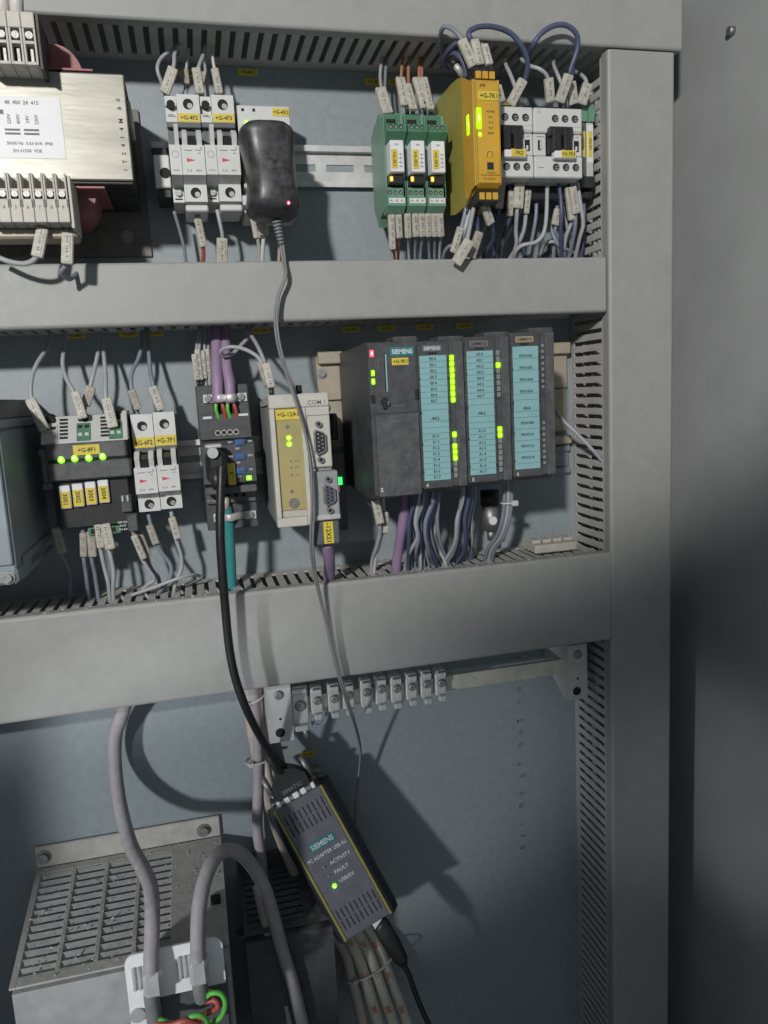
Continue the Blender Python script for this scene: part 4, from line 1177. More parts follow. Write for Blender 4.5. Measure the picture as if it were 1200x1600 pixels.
part('reset_ring', MB().ring(72, -84.5, 114.8, 115.6, 4.2, 2.4, 22).ring(72, -84.5, 114.8, 115.5, 1.9, .7, 16), 'greyink', t)
for zz in (-32.5, -37.5):
    part('led', MB().ball(71.5, 115, zz, 2.0, 1.2, 2.0, 14, 8), 'yled', t)
part('port_plate', MB().box(85.6, 104.5, 108, 116.8, -57.5, -9, .5), 'cream', t)
part('port_frame', MB().box(87.6, 103.2, 116.8, 117.1, -56.5, -16.5).box(86.6, 104, 116.7, 117, -57.2, -56.7), 'cream', t)
part('port_outline', MB().box(86.2, 104.2, 116.8, 117.05, -16.4, -15.9).box(86.2, 86.6, 116.8, 117.05, -56.6, -16).box(86.2, 104.2, 116.8, 117.05, -57, -56.5), 'greyink', t)
part('lettering', MB().text('COM 1', 94.5, 118, -6, 3.6), 'greyink', t)


def dsub(t, x, z, d, mt_in, wd=9.0, hg=20.0):
    n = 20
    pts = [(x - wd / 2, z - hg / 2 + 2), (x - wd / 2 + 1.5, z - hg / 2), (x + wd / 2 - 2, z - hg / 2 + 2.0), (x + wd / 2, z - hg / 2 + 4), (x + wd / 2, z + hg / 2 - 4), (x + wd / 2 - 2, z + hg / 2 - 2.0), (x - wd / 2 + 1.5, z + hg / 2), (x - wd / 2, z + hg / 2 - 2)]
    sh = part('connector_shell', MB().prism(pts, 'xz', d, d + 4.5), 'steel', t)
    c = (x, z)
    inn = [(c[0] + (a - c[0]) * .82, c[1] + (b - c[1]) * .90) for a, b in pts]
    part('connector_insert', MB().prism(inn, 'xz', d + 4.0, d + 4.8), mt_in, sh)
    pn = MB()
    for k in range(5):
        pn.dcyl(x - 1.5, z + 6.2 - k * 3.1, d + 4.6, d + 5.4, .75, 8)
    for k in range(4):
        pn.dcyl(x + 1.6, z + 4.6 - k * 3.1, d + 4.6, d + 5.4, .75, 8)
    part('pins', pn, 'steel' if mt_in == 'black' else 'hole', sh)
    for sg in (1, -1):
        nut = part('jack_screw', MB().cyl((x - .3, d, z + sg * (hg / 2 + 4)), (x - .3, d + 4, z + sg * (hg / 2 + 4)), 2.6, 2.6, 6), 'steel', sh)
        part('thread_hole', MB().dcyl(x - .3, z + sg * (hg / 2 + 4), d + 3.6, d + 4.2, 1.5, 12), 'hole', sh)


dsub(t, 95.2, -37, 117, 'black')
# hidden terminal plug and wire markers above it
part('terminal_plug', MB().cyl((84, 100, 0), (84, 100, 8), 2.6, 2.4, 12), 'black', t)
wire('pale wire with a tan marker plugged into the gateway top', 'wires above the gateway', 'wgrey', 1.7, [(62.0,100,4.0), (59.8,96,22.7), (57.2,80,37.3), (54.3,56,49.4), (51.6,36,58.0), (51.8,28,66.8)], [((62.1,102,6.9), (59.4,98,26.1), 6.5)], ferrule=((62.0,102,-0.1), (62.1,102,6.9)))
wire('grey wire looped round the right purple cable and back to the gateway marker', 'wires above the gateway', 'wgrey', 1.6, [(59.0,92,7.2), (56.6,90,27.6), (50.1,84,35.8), (40.3,76,40.7), (31.4,72,41.3), (26.7,68,38.6), (29.2,62,35.3), (36.4,56,36.9), (44.2,50,43.8), (52.9,42,52.6), (57.4,30,63.7)], [((60.0,94,9.2), (55.3,94,27.5), 5.5)], mt_mark='sleeved')

# ---- bus connector below it
t = thing('bus_connector', (95, 110, -90), 'grey metal bus connector with blue socket and yellow tag, on a purple cable', 'connector')
part('body', MB().box(85.2, 107.5, 96, 116, -121, -60, 1.5), 'slate', t)
part('cover', MB().box(84.8, 108, 112, 119.5, -100, -60.5, 1), 'sidegrey', t)
part('lip', MB().box(86, 108, 117, 121, -99.5, -95, .8), 'zinc', t)
dsub(t, 99.5, -79, 119.5, 'dsubblue', 9.5, 17)
part('red_switch', MB().box(107.4, 109, 112, 118.5, -78, -72.5, .3), 'redink', t)
id_tag(t, 98, 116, -110.5, 8, 18, '-12XS1', rot=-90, fill=.5)
wire('short purple cable below the bus connector, going into the lower duct', 'purple cables into the lower duct', 'purple', 5.0, [(97.8,106,-120.7), (100.2,96,-134.8), (102.9,78,-151.1), (103.4,62,-168.1), (103.6,50,-197.9)], cat='cable', name='cable')
wire('purple cable from the dark controller into the lower duct', 'purple cables into the lower duct', 'purple', 4.6, [(173.9,80,-85.8), (173.2,78,-100.1), (170.9,72,-120.8), (168.9,62,-143.9), (167.8,56,-161.7), (167.6,48,-194.0)], cat='cable', name='cable')

# ---- programmable controller: one processor and three signal modules
GP = 'dark controller modules'
CZ0, CZ1 = -84, 38
t = thing('controller_module', (155, 9, -23), 'processor module of the controller, leftmost, with red and green lights, key slot and blank door', 'controller module', GP)
part('housing', MB().prism([(10, 36), (124, 37.5), (130, 36), (130, -82), (112, -87), (10, -84)], 'dz', 135, 174.2), 'anth', t)
part('upper_front', MB().box(139.6, 173.6, 130, 130.8, -17.6, 35.5, .3), 'anth', t)
part('door', MB().box(138.6, 173.8, 130, 131.2, -83.5, -19.4, .5), 'anth2', t)
part('side_strip', MB().box(135.2, 138.2, 130, 130.6, -82, 35, .2), 'anth', t)
bd = part('badge', MB().box(152.8, 172, 130.8, 131.1, 26.2, 33, .1), 'petrol', t)
part('lettering', MB().text('SIEMENS', 162.4, 131.1, 29.6, 3.5, wmax=16.5), 'label', bd)
id_tag(t, 160.5, 130.8, 22, 13.5, 5.6, '+G-9K1', fill=.5)
part('led', MB().box(136.6, 139.6, 130.4, 131.6, 26.2, 31.5, .4), 'rled', t)
for zz in (14, 7.5):
    part('led', MB().box(136.9, 139.5, 130.4, 131.4, zz - 2.2, zz + 2.2, .4), 'yled', t)
part('card_slot', MB().box(147.6, 149.6, 130.6, 131.2, 0, 29), 'hole', t)
part('memory_card', MB().box(148.3, 149.5, 130.8, 132, -1, 28, .2), 'turq', t)
kx = part('key_switch', MB().dcyl(146.5, -9, 130.6, 131.8, 3.4, 18).box(144.5, 147.5, 131, 133.4, -14, -5, .5), 'black', t)
part('key_lever', MB().box(147.6, 150, 131.6, 134, -11.6, -8.2, .4), 'anth2', kx)
part('latch', MB().box(135.6, 138.6, 130.4, 131.6, -9, -3, .4).box(171.4, 174, 130.6, 131.6, -8, 0, .4), 'black', t)
g = MB().text('2', 140.5, 131.2, -77.5, 3.2)
part('slot_number', g, 'label', t)
part('print', MB().text('SF BF DC5V', 143, 130.8, 21, 1.2, rot=90).text('RUN STOP MRES', 156, 130.8, -12, 1.2), 'greyink', t)
part('print', MB().text('315-2 DP', 155, 131.2, -24, 1.6), 'greyink', t)
part('top_hook', MB().box(158, 178, 96, 122, 36.5, 41.5, .8), 'anth', t)


def sm(x0, labels, mid, lit, num, label, even=False):
    t = thing('controller_module', (x0 + 20, 9, -23), label, 'controller module', GP)
    xe = x0 + 38.8
    dz = (x0 - 174.5) * .053
    zt, zb = 36.0 + dz, -82.0 + dz * .8
    part('housing', MB().prism([(10, zt), (124, zt + 1), (129, zt), (129, zb + 3), (112, zb - 3), (10, zb)], 'dz', x0, xe), 'anth', t)
    part('door', MB().box(x0 + .5, x0 + 26, 129, 130.6, zb + 2, zt - 1, .5), 'anth', t)
    part('rib', MB().box(x0 + 31, xe - .4, 129, 130.4, zb + 2, zt - .5, .5), 'anth2', t)
    part('top_hook', MB().box(x0 + 21, x0 + 42, 96, 122, zt, zt + 4.5, .8), 'anth', t)
    bd = part('badge', MB().box(x0 + 4.5, x0 + 20, 130.6, 130.9, zt - 7.2, zt - 2.6, .1), 'goldink' if num == '6' else 'greyink', t)
    part('lettering', MB().text('SIEMENS', x0 + 12.2, 130.9, zt - 4.9, 2.6, wmax=13.5), 'ink' if num != '4' else 'paleink', bd)
    part('latch', MB().box(x0 + 9, x0 + 16, 130.6, 131.2, zt - 9.5, zt - 8, .2), 'black', t)
    st, sb = zt - 10.5, zb + 8.5
    s = part('label_strip', MB().box(x0 + 1.6, x0 + 24, 130.6, 130.9, sb, st, .1), 'turq', t)
    n = 21
    ph = (st - sb) / n
    ln = MB(); tx = MB()
    for k in range(1, n):
        if even and k % 2 == 1 and k not in (9, 11):
            continue
        if k in (10, ):
            continue
        if 8 < k < 12 and k not in (9, 11):
            continue
        ln.box(x0 + 1.8, x0 + 23.8, 130.9, 131.0, st - k * ph - .13, st - k * ph + .13)
    for k in range(8):
        if even:
            if k % 2 == 0:
                tx.text(labels[k // 2], x0 + 13, 130.9, st - (k + 1.6) * ph, 2.4, wmax=14)
                tx.text(labels[4 + k // 2], x0 + 13, 130.9, st - (k + 13.0) * ph, 2.4, wmax=14)
        else:
            tx.text(labels[k], x0 + 12.5, 130.9, st - (k + .55) * ph, 2.4)
            tx.text(labels[8 + k], x0 + 12.5, 130.9, st - (k + 13.45) * ph, 2.4)
    tx.text(mid, x0 + 12.5, 130.9, st - 10.5 * ph, 2.8)
    part('strip_lines', ln, 'turqline', s)
    part('lettering', tx, 'ink', s)
    if lit is not None:
        for k in range(16):
            zz = st - ((k + .5) if k < 8 else (k + 5.4)) * ph
            part('led', MB().box(x0 + 26.9, x0 + 30.3, 129, 130.9, zz - 2.15, zz + 2.15, .5), 'yled' if k in lit else 'offled', t)
    else:
        for k in range(16):
            zz = st - ((k + .0) if k < 8 else (k + 5.2)) * ph
            part('led', MB().box(x0 + 27.2, x0 + 29.6, 129, 130.5, zz - 1.4, zz + 1.4, .4), 'offled', t)
    part('slot_number', MB().text(num, x0 + 3.8, 130.6, zb + 5, 3.1), 'paleink', t)
    nt = MB()
    for zz in (.18, .45, .7, .93):
        nt.prism([(x0 + 24, st + (sb - st) * zz - 1), (x0 + 26, st + (sb - st) * zz), (x0 + 24, st + (sb - st) * zz + 1)], 'xz', 130.4, 131.2)
        nt.prism([(x0 + .4, st + (sb - st) * zz), (x0 + 1.7, st + (sb - st) * zz + 1), (x0 + 1.7, st + (sb - st) * zz - 1)], 'xz', 130.4, 131.2)
    part('strip_notch', nt, 'black', t)
    return t


sm(174.6, ['E0.%d' % k for k in range(8)] + ['E1.%d' % k for k in range(8)], '-9K2', set(range(8)) | {8, 10, 11, 12}, '4', 'first turquoise-labelled controller module, inputs E0.0 to E1.7, long row of lime lights')
sm(213.9, ['A0.%d' % k for k in range(8)] + ['A1.%d' % k for k in range(8)], '-9K3', {2, 8, 9}, '5', 'middle turquoise-labelled controller module, outputs A0.0 to A1.7, three lime lights')
sm(253.3, ['PEW%d' % k for k in (300, 302, 304, 306, 308, 310, 312, 314)], '-9K4', None, '6', 'rightmost turquoise-labelled controller module with PEW labels and no lit lights', even=True)

# small clear emerald light beside the bus connector
t = thing('bus_terminator', (114, 0, -75), 'dark module half hidden behind the bus connector, showing one small emerald light', 'module')
part('housing', MB().box(108.5, 125, 9, 60, -120, -52, 1), 'anth', t)
part('led', MB().box(116.6, 122, 59.5, 61, -79.3, -72.5, .3), 'eled', t)

# ---- wires under the controller
G5 = 'wires hanging from the controller into the lower duct'
wire('pale wire with a white marker under the processor module', G5, 'wgrey', 1.8, [(145.2,90,-85.1), (146.6,88,-110.3), (148.6,82,-121.0), (147.1,70,-136.7), (145.8,54,-153.8), (145.4,40,-187.2)], [((142.9,94,-89.9), (146.7,92,-111.4), 7)])
wire('second pale wire with a white marker under the processor module', G5, 'wwhite', 1.7, [(153.1,80,-89.7), (153.5,78,-112.5), (152.6,74,-126.2), (149.5,64,-140.4), (148.5,52,-157.5), (147.8,40,-187.5)], [((153.5,82,-103.4), (153.6,80,-121.8), 6)])
ords = ('first', 'second', 'third', 'fourth', 'fifth', 'sixth', 'seventh', 'eighth', 'ninth', 'tenth', 'eleventh', 'twelfth', 'thirteenth', 'fourteenth')
for k, (mt, pts) in enumerate((
    ('wdark', [(178.8, 96, -80.5), (177.0, 94, -95.5), (173.3, 88, -112.8), (174.2, 82, -128.0), (175.7, 72, -142.7), (178.8, 58, -160.1), (182.1, 40, -197.7)]),
    ('wblue', [(184.5, 86, -82.1), (182.7, 84, -97.3), (177.7, 78, -114.7), (180.5, 72, -130.4), (180.5, 62, -145.1), (182.9, 52, -161.8), (184.6, 40, -198.0)]),
    ('wblue', [(190.4, 76, -83.6), (188.5, 74, -99.1), (183.5, 68, -116.8), (184.5, 62, -132.5), (186.6, 52, -147.7), (188.2, 46, -163.6), (188.3, 40, -198.5)]),
    ('wblue', [(186.7, 96, -81.2), (184.9, 94, -96.2), (180.2, 88, -113.4), (182.9, 82, -128.9), (182.8, 72, -143.4), (191.2, 40, -165.2), (189.6, 40, -198.6)]),
    ('wgrey', [(192.0, 86, -82.6), (190.2, 84, -97.9), (186.5, 78, -115.5), (187.6, 72, -131.0), (189.6, 62, -146.0), (190.4, 58, -161.3), (194.0, 40, -199.1)]),
    ('wblue', [(198.0, 76, -84.2), (196.1, 74, -99.7), (190.6, 68, -117.4), (193.5, 62, -133.4), (194.6, 52, -148.5), (195.2, 52, -163.1), (197.1, 40, -199.5)]),
    ('wblue', [(194.7, 96, -81.8), (192.9, 94, -96.9), (188.2, 88, -114.1), (189.4, 82, -129.5), (194.8, 72, -144.6), (205.7, 46, -165.5), (206.0, 40, -200.6)]),
    ('wblue', [(201.9, 86, -83.4), (200.1, 84, -98.8), (194.8, 78, -116.3), (197.7, 72, -132.0), (203.9, 62, -147.5), (216.4, 40, -167.9), (214.9, 40, -201.6)]),
    ('wgrey', [(199.8, 76, -84.3), (197.9, 74, -99.9), (202.6, 68, -118.5), (203.8, 62, -134.4), (211.6, 52, -150.2), (215.0, 58, -163.9), (219.4, 40, -202.1)]),
    ('wgrey', [(182.7, 96, -80.8), (180.9, 94, -95.8), (179.0, 88, -113.3), (181.8, 82, -128.7), (177.2, 72, -142.8), (177.4, 52, -161.2), (178.9, 40, -197.4)]),
    ('wdark', [(188.6, 86, -82.4), (186.7, 84, -97.6), (184.8, 78, -115.3), (185.8, 72, -130.9), (187.8, 62, -145.8), (192.0, 46, -164.0), (192.1, 40, -198.9)]),
    ('wgrey', [(196.2, 76, -84.0), (194.4, 74, -99.6), (193.0, 68, -117.6), (195.9, 62, -133.6), (198.0, 52, -148.8), (203.1, 40, -166.5), (201.6, 40, -200.0)]),
    ('wdark', [(196.4, 96, -81.9), (194.7, 94, -97.0), (189.4, 88, -114.2), (190.6, 82, -129.6), (197.2, 72, -144.9), (205.7, 58, -162.9), (209.8, 40, -201.0)]),
    ('wblue', [(203.6, 86, -83.6), (201.9, 84, -98.9), (201.9, 78, -116.9), (204.9, 72, -132.7), (211.5, 62, -148.3), (220.7, 52, -165.8), (223.3, 40, -202.6)]),
)):
    wire('%s wire from the left in the bunch under the E-labelled controller module' % ords[k], G5, mt, 1.75, pts)
for k, (mt, pts) in enumerate((
    ('wblue', [(221.0, 94, -79.6), (221.1, 90, -97.0), (219.6, 84, -115.9), (220.4, 76, -134.7), (220.3, 64, -150.0), (217.0, 54, -163.7), (218.9, 40, -198.9)]),
    ('wblue', [(226.9, 84, -81.1), (227.1, 80, -98.7), (224.2, 74, -117.8), (226.9, 66, -137.1), (227.5, 54, -152.6), (223.0, 47, -165.9), (222.8, 40, -199.4)]),
    ('wblue', [(232.3, 74, -82.5), (232.4, 70, -100.4), (230.2, 64, -119.9), (231.0, 56, -139.2), (233.4, 44, -155.2), (227.9, 40, -167.9), (225.3, 40, -199.7)]),
    ('wdark', [(227.4, 94, -80.2), (227.6, 90, -97.5), (225.5, 84, -116.4), (228.3, 76, -135.5), (229.6, 64, -150.9), (226.3, 54, -164.7), (228.6, 40, -200.0)]),
    ('wblue', [(234.0, 84, -81.7), (234.3, 80, -99.3), (232.1, 74, -118.5), (233.1, 66, -137.7), (236.3, 54, -153.5), (231.9, 47, -166.8), (231.8, 40, -200.4)]),
    ('wgrey', [(240.1, 74, -83.1), (240.4, 70, -101.1), (238.8, 64, -120.7), (241.7, 56, -140.3), (243.7, 44, -156.2), (238.2, 40, -169.0), (235.7, 40, -200.9)]),
    ('wgrey', [(222.1, 94, -79.7), (222.3, 90, -97.1), (218.4, 84, -115.8), (219.2, 76, -134.6), (217.3, 64, -149.6), (213.8, 54, -163.4), (215.7, 40, -198.5)]),
    ('wblue', [(232.2, 84, -81.5), (232.5, 80, -99.2), (230.3, 74, -118.4), (233.1, 66, -137.7), (234.4, 54, -153.3), (230.0, 47, -166.6), (229.8, 40, -200.2)]),
    ('wdark', [(238.9, 74, -83.0), (239.2, 70, -101.0), (237.0, 64, -120.5), (237.9, 56, -139.9), (247.5, 44, -156.6), (242.1, 40, -169.4), (239.6, 40, -201.3)]),
)):
    wire('%s wire from the left in the bunch under the A-labelled controller module' % ords[k], G5, mt, 1.75, pts)
for k, (mt, pts) in enumerate((
    ('wblue', [(261.7, 90, -82.1), (262.8, 86, -103.9), (262.3, 80, -122.1), (260.1, 72, -136.9), (255.7, 60, -150.7), (256.8, 42, -174.3)]),
    ('wgrey', [(265.4, 90, -82.4), (266.5, 86, -104.2), (266.0, 80, -122.5), (263.9, 72, -137.2), (259.5, 60, -151.1), (260.7, 42, -174.7)]),
    ('wblue', [(268.4, 90, -82.6), (269.5, 86, -104.4), (269.1, 80, -122.8), (267.0, 72, -137.5), (262.7, 60, -151.4), (263.9, 42, -175.1)]),
)):
    wire('%s wire of the tied trio under the PEW-labelled controller module' % ('left', 'middle', 'right')[k], G5, mt, 1.8, pts)
tie = thing('cable_tie', (266.2,88,-104.5), 'pale cable tie round the trio of wires under the right controller module', 'cable tie', 'cable ties')
p = (267.1,86,-104.8)
part('band', MB().tube([(p[0] + 6.4 * math.cos(a * .5236), 84 + 5.2 * math.sin(a * .5236), p[2]) for a in range(13)], .9, 8), 'clear', tie)
part('head', MB().box(p[0] + 1, p[0] + 7, 88, 92, p[2] - 2.4, p[2] + 2.4, .6), 'clear', tie)
t = thing('coax_connector', (266.4,40,-124.3), 'metal cylinder connector with a white dot under the right controller modules', 'connector')
p = (266.4,40,-124.3)
part('barrel', MB().cyl((p[0], 42, p[2] + 12), (p[0], 42, p[2] - 12), 7.6, 7.6, 22).cyl((p[0], 42, p[2] - 12), (p[0], 42, p[2] - 22), 4.0, 3.6, 16), 'steel', t)
part('collar', MB().cyl((p[0], 42, p[2] + 26), (p[0], 42, p[2] + 12), 9, 9, 22), 'black', t)
part('dot', MB().cyl((p[0] - .5, 49, p[2] - 2), (p[0] - .5, 50.2, p[2] - 2), 4, 4, 18), 'label', t)
t = thing('loose_terminal', (332.5,40,-149.4), 'dusty cream terminal strip lying on top of the lower duct by the vertical duct', 'terminal strip')
p = (304.7,52,-144.6)
part('strip', MB().box(p[0], p[0] + 44, 30, 58, -161, -153, 1), 'beige', t)
for k in range(4):
    part('block', MB().box(p[0] + 1 + k * 11, p[0] + 10 + k * 11, 34, 50, -153, -149.5, .8), 'beige', t)
wire('grey wire curving from behind the right controller module into the vertical duct', 'long cables', 'wgrey', 1.7, [(340.3,20,-9.2), (337.2,34,-22.7), (340.4,46,-35.5), (349.6,56,-48.4), (362.8,62,-64.7), (377.2,60,-79.9)])

# ---- wires of the left half of the lower row
G6 = 'marked wires of the left lower devices'
for lab, mt, pts, mk in (
    ('grey wire with a cream marker left of the fuse module, bending from upper right', 'wgrey', [(-107.0,18,64.6), (-109.9,28,51.0), (-117.9,42,36.2), (-122.3,50,22.4), (-122.8,54,7.3), (-115.9,58,-13.3), (-113.7,52,-19.2)], ((-123.0,60,8.3), (-114.3,64,-16.7), 8)),
    ('thin grey wire with a cream marker over the middle of the fuse module', 'wgrey', [(-96.4,18,65.8), (-97.9,26,50.7), (-99.2,38,35.6), (-96.5,46,22.9), (-91.1,52,10.7), (-85.8,52,-12.7)], ((-89.6,58,12.1), (-85.1,62,-9.4), 7)),
    ('grey wire with a shaded marker leaning left over the fuse module', 'wgrey', [(-70.1,18,65.0), (-71.4,28,46.9), (-74.9,38,30.9), (-78.8,42,18.0), (-85.7,44,-2.5), (-85.3,44,-12.9)], ((-77.9,48,15.8), (-84.1,50,0.6), 7.5)),
    ('pale wire with the rightmost marker over the fuse module', 'wgrey', [(-68.6,20,57.9), (-67.1,34,38.6), (-66.7,46,19.9), (-67.2,52,4.4), (-63.6,54,-20.2)], ((-66.3,60,5.8), (-62.9,64,-17.9), 8)),
    ('violet-grey wire with a shaded marker over the left lower breaker', 'wblue', [(-35.2,16,67.9), (-35.6,24,53.8), (-39.5,34,38.5), (-46.0,42,24.8), (-47.0,46,11.1), (-44.1,44,-9.0)], ((-47.2,50,11.6), (-43.3,50,-4.8), 6)),
    ('violet-grey wire with a cream marker over the right lower breaker', 'wblue', [(-31.4,16,64.0), (-31.5,26,45.6), (-31.2,38,26.4), (-29.9,44,15.6), (-26.1,44,-10.1)], ((-30.3,50,13.4), (-25.0,50,-6.3), 7)),
    ('dim wire with a shaded marker under the left end of the fuse module', 'wblue', [(-117.0,46,-92.6), (-115.9,48,-116.7), (-113.4,44,-129.7), (-112.5,38,-141.1), (-117.6,30,-167.8)], ((-116.6,54,-96.2), (-114.0,52,-118.3), 7)),
    ('dim wire with a shaded marker, first of four under the fuse module', 'wblue', [(-95.6,50,-88.6), (-98.0,52,-123.1), (-98.8,46,-138.0), (-100.8,34,-171.6)], ((-95.8,56,-102.1), (-97.4,56,-122.4), 5.5)),
    ('dim wire with a shaded marker, second of four under the fuse module', 'wblue', [(-90.5,50,-88.0), (-92.1,52,-123.8), (-91.8,46,-138.8), (-92.5,34,-172.6)], ((-89.7,56,-101.6), (-90.5,56,-123.1), 6.5)),
    ('pale wire with a cream marker, third of four under the fuse module', 'wgrey', [(-85.4,50,-87.3), (-84.1,54,-117.6), (-82.7,52,-135.7), (-81.3,50,-150.1), (-83.7,40,-174.9)], ((-83.6,60,-95.1), (-82.8,60,-115.6), 5.8)),
    ('pale wire with a cream marker, fourth of four under the fuse module', 'wgrey', [(-80.8,50,-86.7), (-77.6,54,-118.3), (-75.9,54,-136.0), (-77.5,52,-150.1), (-80.6,40,-175.3)], ((-77.5,62,-95.4), (-75.2,62,-117.0), 8)),
    ('pale wire with a cream marker hanging from the plug of the fuse module', 'wgrey', [(-60.0,56,-91.4), (-56.7,56,-104.7), (-52.8,54,-126.3), (-47.9,52,-139.4), (-44.2,50,-148.7), (-50.5,48,-153.5), (-59.4,40,-163.5)], ((-56.2,60,-107.4), (-50.2,58,-128.5), 5.5)),
    ('wire with a shaded marker tucked behind the plug wire', 'wblue', [(-57.6,46,-96.4), (-51.4,46,-118.0), (-46.3,44,-140.2), (-41.1,40,-151.3), (-42.3,34,-172.8)], ((-52.6,52,-106.9), (-47.4,50,-127.6), 6)),
    ('grey wire with a shaded marker under the left lower breaker', 'wblue', [(-44.1,46,-91.0), (-41.3,48,-112.0), (-36.3,48,-125.8), (-30.0,48,-137.7), (-31.0,48,-148.9), (-42.0,44,-162.3)], ((-43.7,52,-101.1), (-39.6,52,-118.1), 6)),
    ('pale wire with a cream marker under the right lower breaker', 'wgrey', [(-25.4,46,-87.1), (-23.5,48,-113.7), (-20.3,48,-130.8), (-21.4,48,-143.1), (-26.6,48,-152.8), (-30.9,42,-169.2)], ((-25.0,52,-96.3), (-21.5,52,-115.4), 6.2)),
):
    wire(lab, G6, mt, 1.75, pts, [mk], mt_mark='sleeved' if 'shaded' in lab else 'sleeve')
wire('grey wire lying slantwise on the lower duct top', G6, 'wgrey', 1.5, [(-64.8,44,-161.9), (-45.3,52,-155.4), (-26.1,56,-149.3), (-12.7,50,-148.2), (-6.5,36,-153.1)])

# ================================================================== lowest area
# ---- earth bar
t = thing('earth_bar', (200, 0, -284), 'flat metal earth bar held between two grey insulator posts under the lowest duct', 'earth bar')
part('bar', MB().box(62, 342, 36, 41, -291.5, -276, .5), 'brass', t)
for xa, xb, z0, z1, mt in ((42, 64, -311, -256, 'lgrey'), (338.5, 359.5, -315, -258, 'lgrey')):
    b = MB().prism([(.5, z1), (54, z1), (54, z0), (44, z0), (.5, z0 + 26)], 'dz', xa, xb)
    p = part('insulator', b, mt, t)
    h = MB(); s = MB()
    screw(h, s, (xa + xb) / 2, z1 - 10, 54, 4.2, 1.8)
    part('screw', h, 'steel', p)
    part('hole', MB().dcyl((xa + xb) / 2 - 1, z0 + 9, 50, 54.2, 4.4, 20).dcyl((xa + xb) / 2, z0 + 22, 50, 54.2, 1.2, 10), 'hole', p)
cl = ((71.9,55,-282.0), (87.9,52,-279.4), (104.0,52,-280.0), (117.9,52,-279.0), (135.0,52,-278.4), (149.2,52,-277.4), (164.1,52,-279.0), (179.1,52,-279.3), (193.7,52,-278.9), (208.3,52,-279.8))
for i, p in enumerate(cl):
    big = i == 0
    wd = 15.5 if big else 10.6
    lab = ('large earth clamp with a bolt, next to the left insulator' if big else '%s small earth clamp from the left on the metal bar' % ords[i - 1])
    c = thing('earth_clamp', (p[0], 41, -283), lab, 'clamp', 'clamps on the earth bar')
    zt, zb = (-263, -300) if big else (-266.5 + (i % 3) * .6, -292.5 + (i % 2) * .8)
    part('body', MB().box(p[0] - wd / 2, p[0] + wd / 2, 41.5, 48, zb, zt, .8).box(p[0] - wd / 2, p[0] + wd / 2, 30, 41, zt - 7, zt, .6), 'zinc', c)
    part('top_lip', MB().box(p[0] - wd / 2 + 1.5, p[0] + wd / 2 - 1.0, 46, 53, zt - 5.5, zt - 1, .6), 'zinc', c)
    part('bottom_lip', MB().box(p[0] - wd / 2 + 2, p[0] + wd / 2 - 1.6, 44, 53, zb - 4.5, zb + 1, .6), 'zinc', c)
    h = MB(); s = MB()
    screw(h, s, p[0] + .6, p[2] + 0.5, 47.5, 5.2 if big else 4.1, 3.2)
    part('screw', h, 'steel', c)
    part('screw_slot', s, 'greyink', c)
    if big:
        part('cable_lug', MB().cyl((p[0] + 3, 46, zb - 2), (p[0] + 5, 48, zb - 13), 3.2, 2.6, 14), 'steel', c)
wire('dark earth wire looping under the second clamp', 'long cables', 'wblue', 1.6, [(84.5,44,-295.9), (83.7,46,-302.5), (90.6,48,-303.4), (95.7,48,-298.5), (97.4,44,-292.9)])

# ---- bundle of dusty cables running down behind the adapter
GB = 'dusty pink and cream cables of the hanging bundle'
bun = (('leftmost lilac cable of the bundle below the duct', 'lilac', 5.2, [(34.6,30,-243.9), (32.5,24,-277.1), (32.9,18,-318.0), (30.7,16,-364.4), (25.9,16,-410.3), (27.4,14,-449.2), (29.3,10,-504.5)]),
       ('pale pink cable of the bundle passing behind the adapter plug', 'wpink', 5.6, [(30.2,26,-244.7), (28.1,20,-284.3), (30.1,14,-325.9), (34.4,13,-366.6), (42.5,13,-408.5), (55.9,13,-459.3), (74.3,18,-509.1), (99.5,26,-552.0), (105.9,34,-583.4), (114.0,44,-635.2)]),
       ('cream cable of the bundle with orange marks, left of centre at the bottom', 'wbundle', 5.6, [(37.2,18,-261.1), (35.2,14,-307.2), (38.5,12,-354.6), (45.5,12,-402.8), (65.3,13,-461.2), (90.3,18,-512.7), (110.6,30,-551.7), (118.9,38,-583.5), (128.5,50,-633.9)]),
       ('cream cable of the bundle, centre right at the bottom', 'wbundle', 5.6, [(40.1,12,-270.1), (37.9,9,-309.8), (43.7,9,-363.6), (53.9,10,-412.4), (77.7,12,-471.5), (106.1,18,-523.5), (123.4,28,-556.3), (132.4,36,-588.5), (144.7,48,-640.2)]),
       ('rightmost cream cable of the bundle at the bottom', 'wbundle', 5.6, [(34.8,10,-270.0), (33.2,7,-309.9), (44.4,6,-358.6), (57.1,7,-407.8), (87.7,9,-475.6), (119.9,14,-529.5), (136.4,22,-564.0), (146.2,30,-596.9), (160.8,42,-649.9)]))
for lab, mt, r, pts in bun:
    o = wire(lab, GB, mt, r, pts, cat='cable', name='cable')
    if 'orange' in lab or 'centre right' in lab or 'rightmost' in lab:
        sp = smooth(pts, 6)
        g = MB()
        for j, (tt, s) in enumerate(((len(sp) - 14, '246'), (len(sp) - 8, '215'), (len(sp) - 4, '2451'))):
            q = sp[tt]
            e = sp[tt + 1] - sp[tt]
            an = math.degrees(math.atan2(e.z, e.x))
            g.text(s, q.x, q.y + r + .3, q.z, 5.0, rot=an)
        part('handwritten_number', g, 'orink', o)
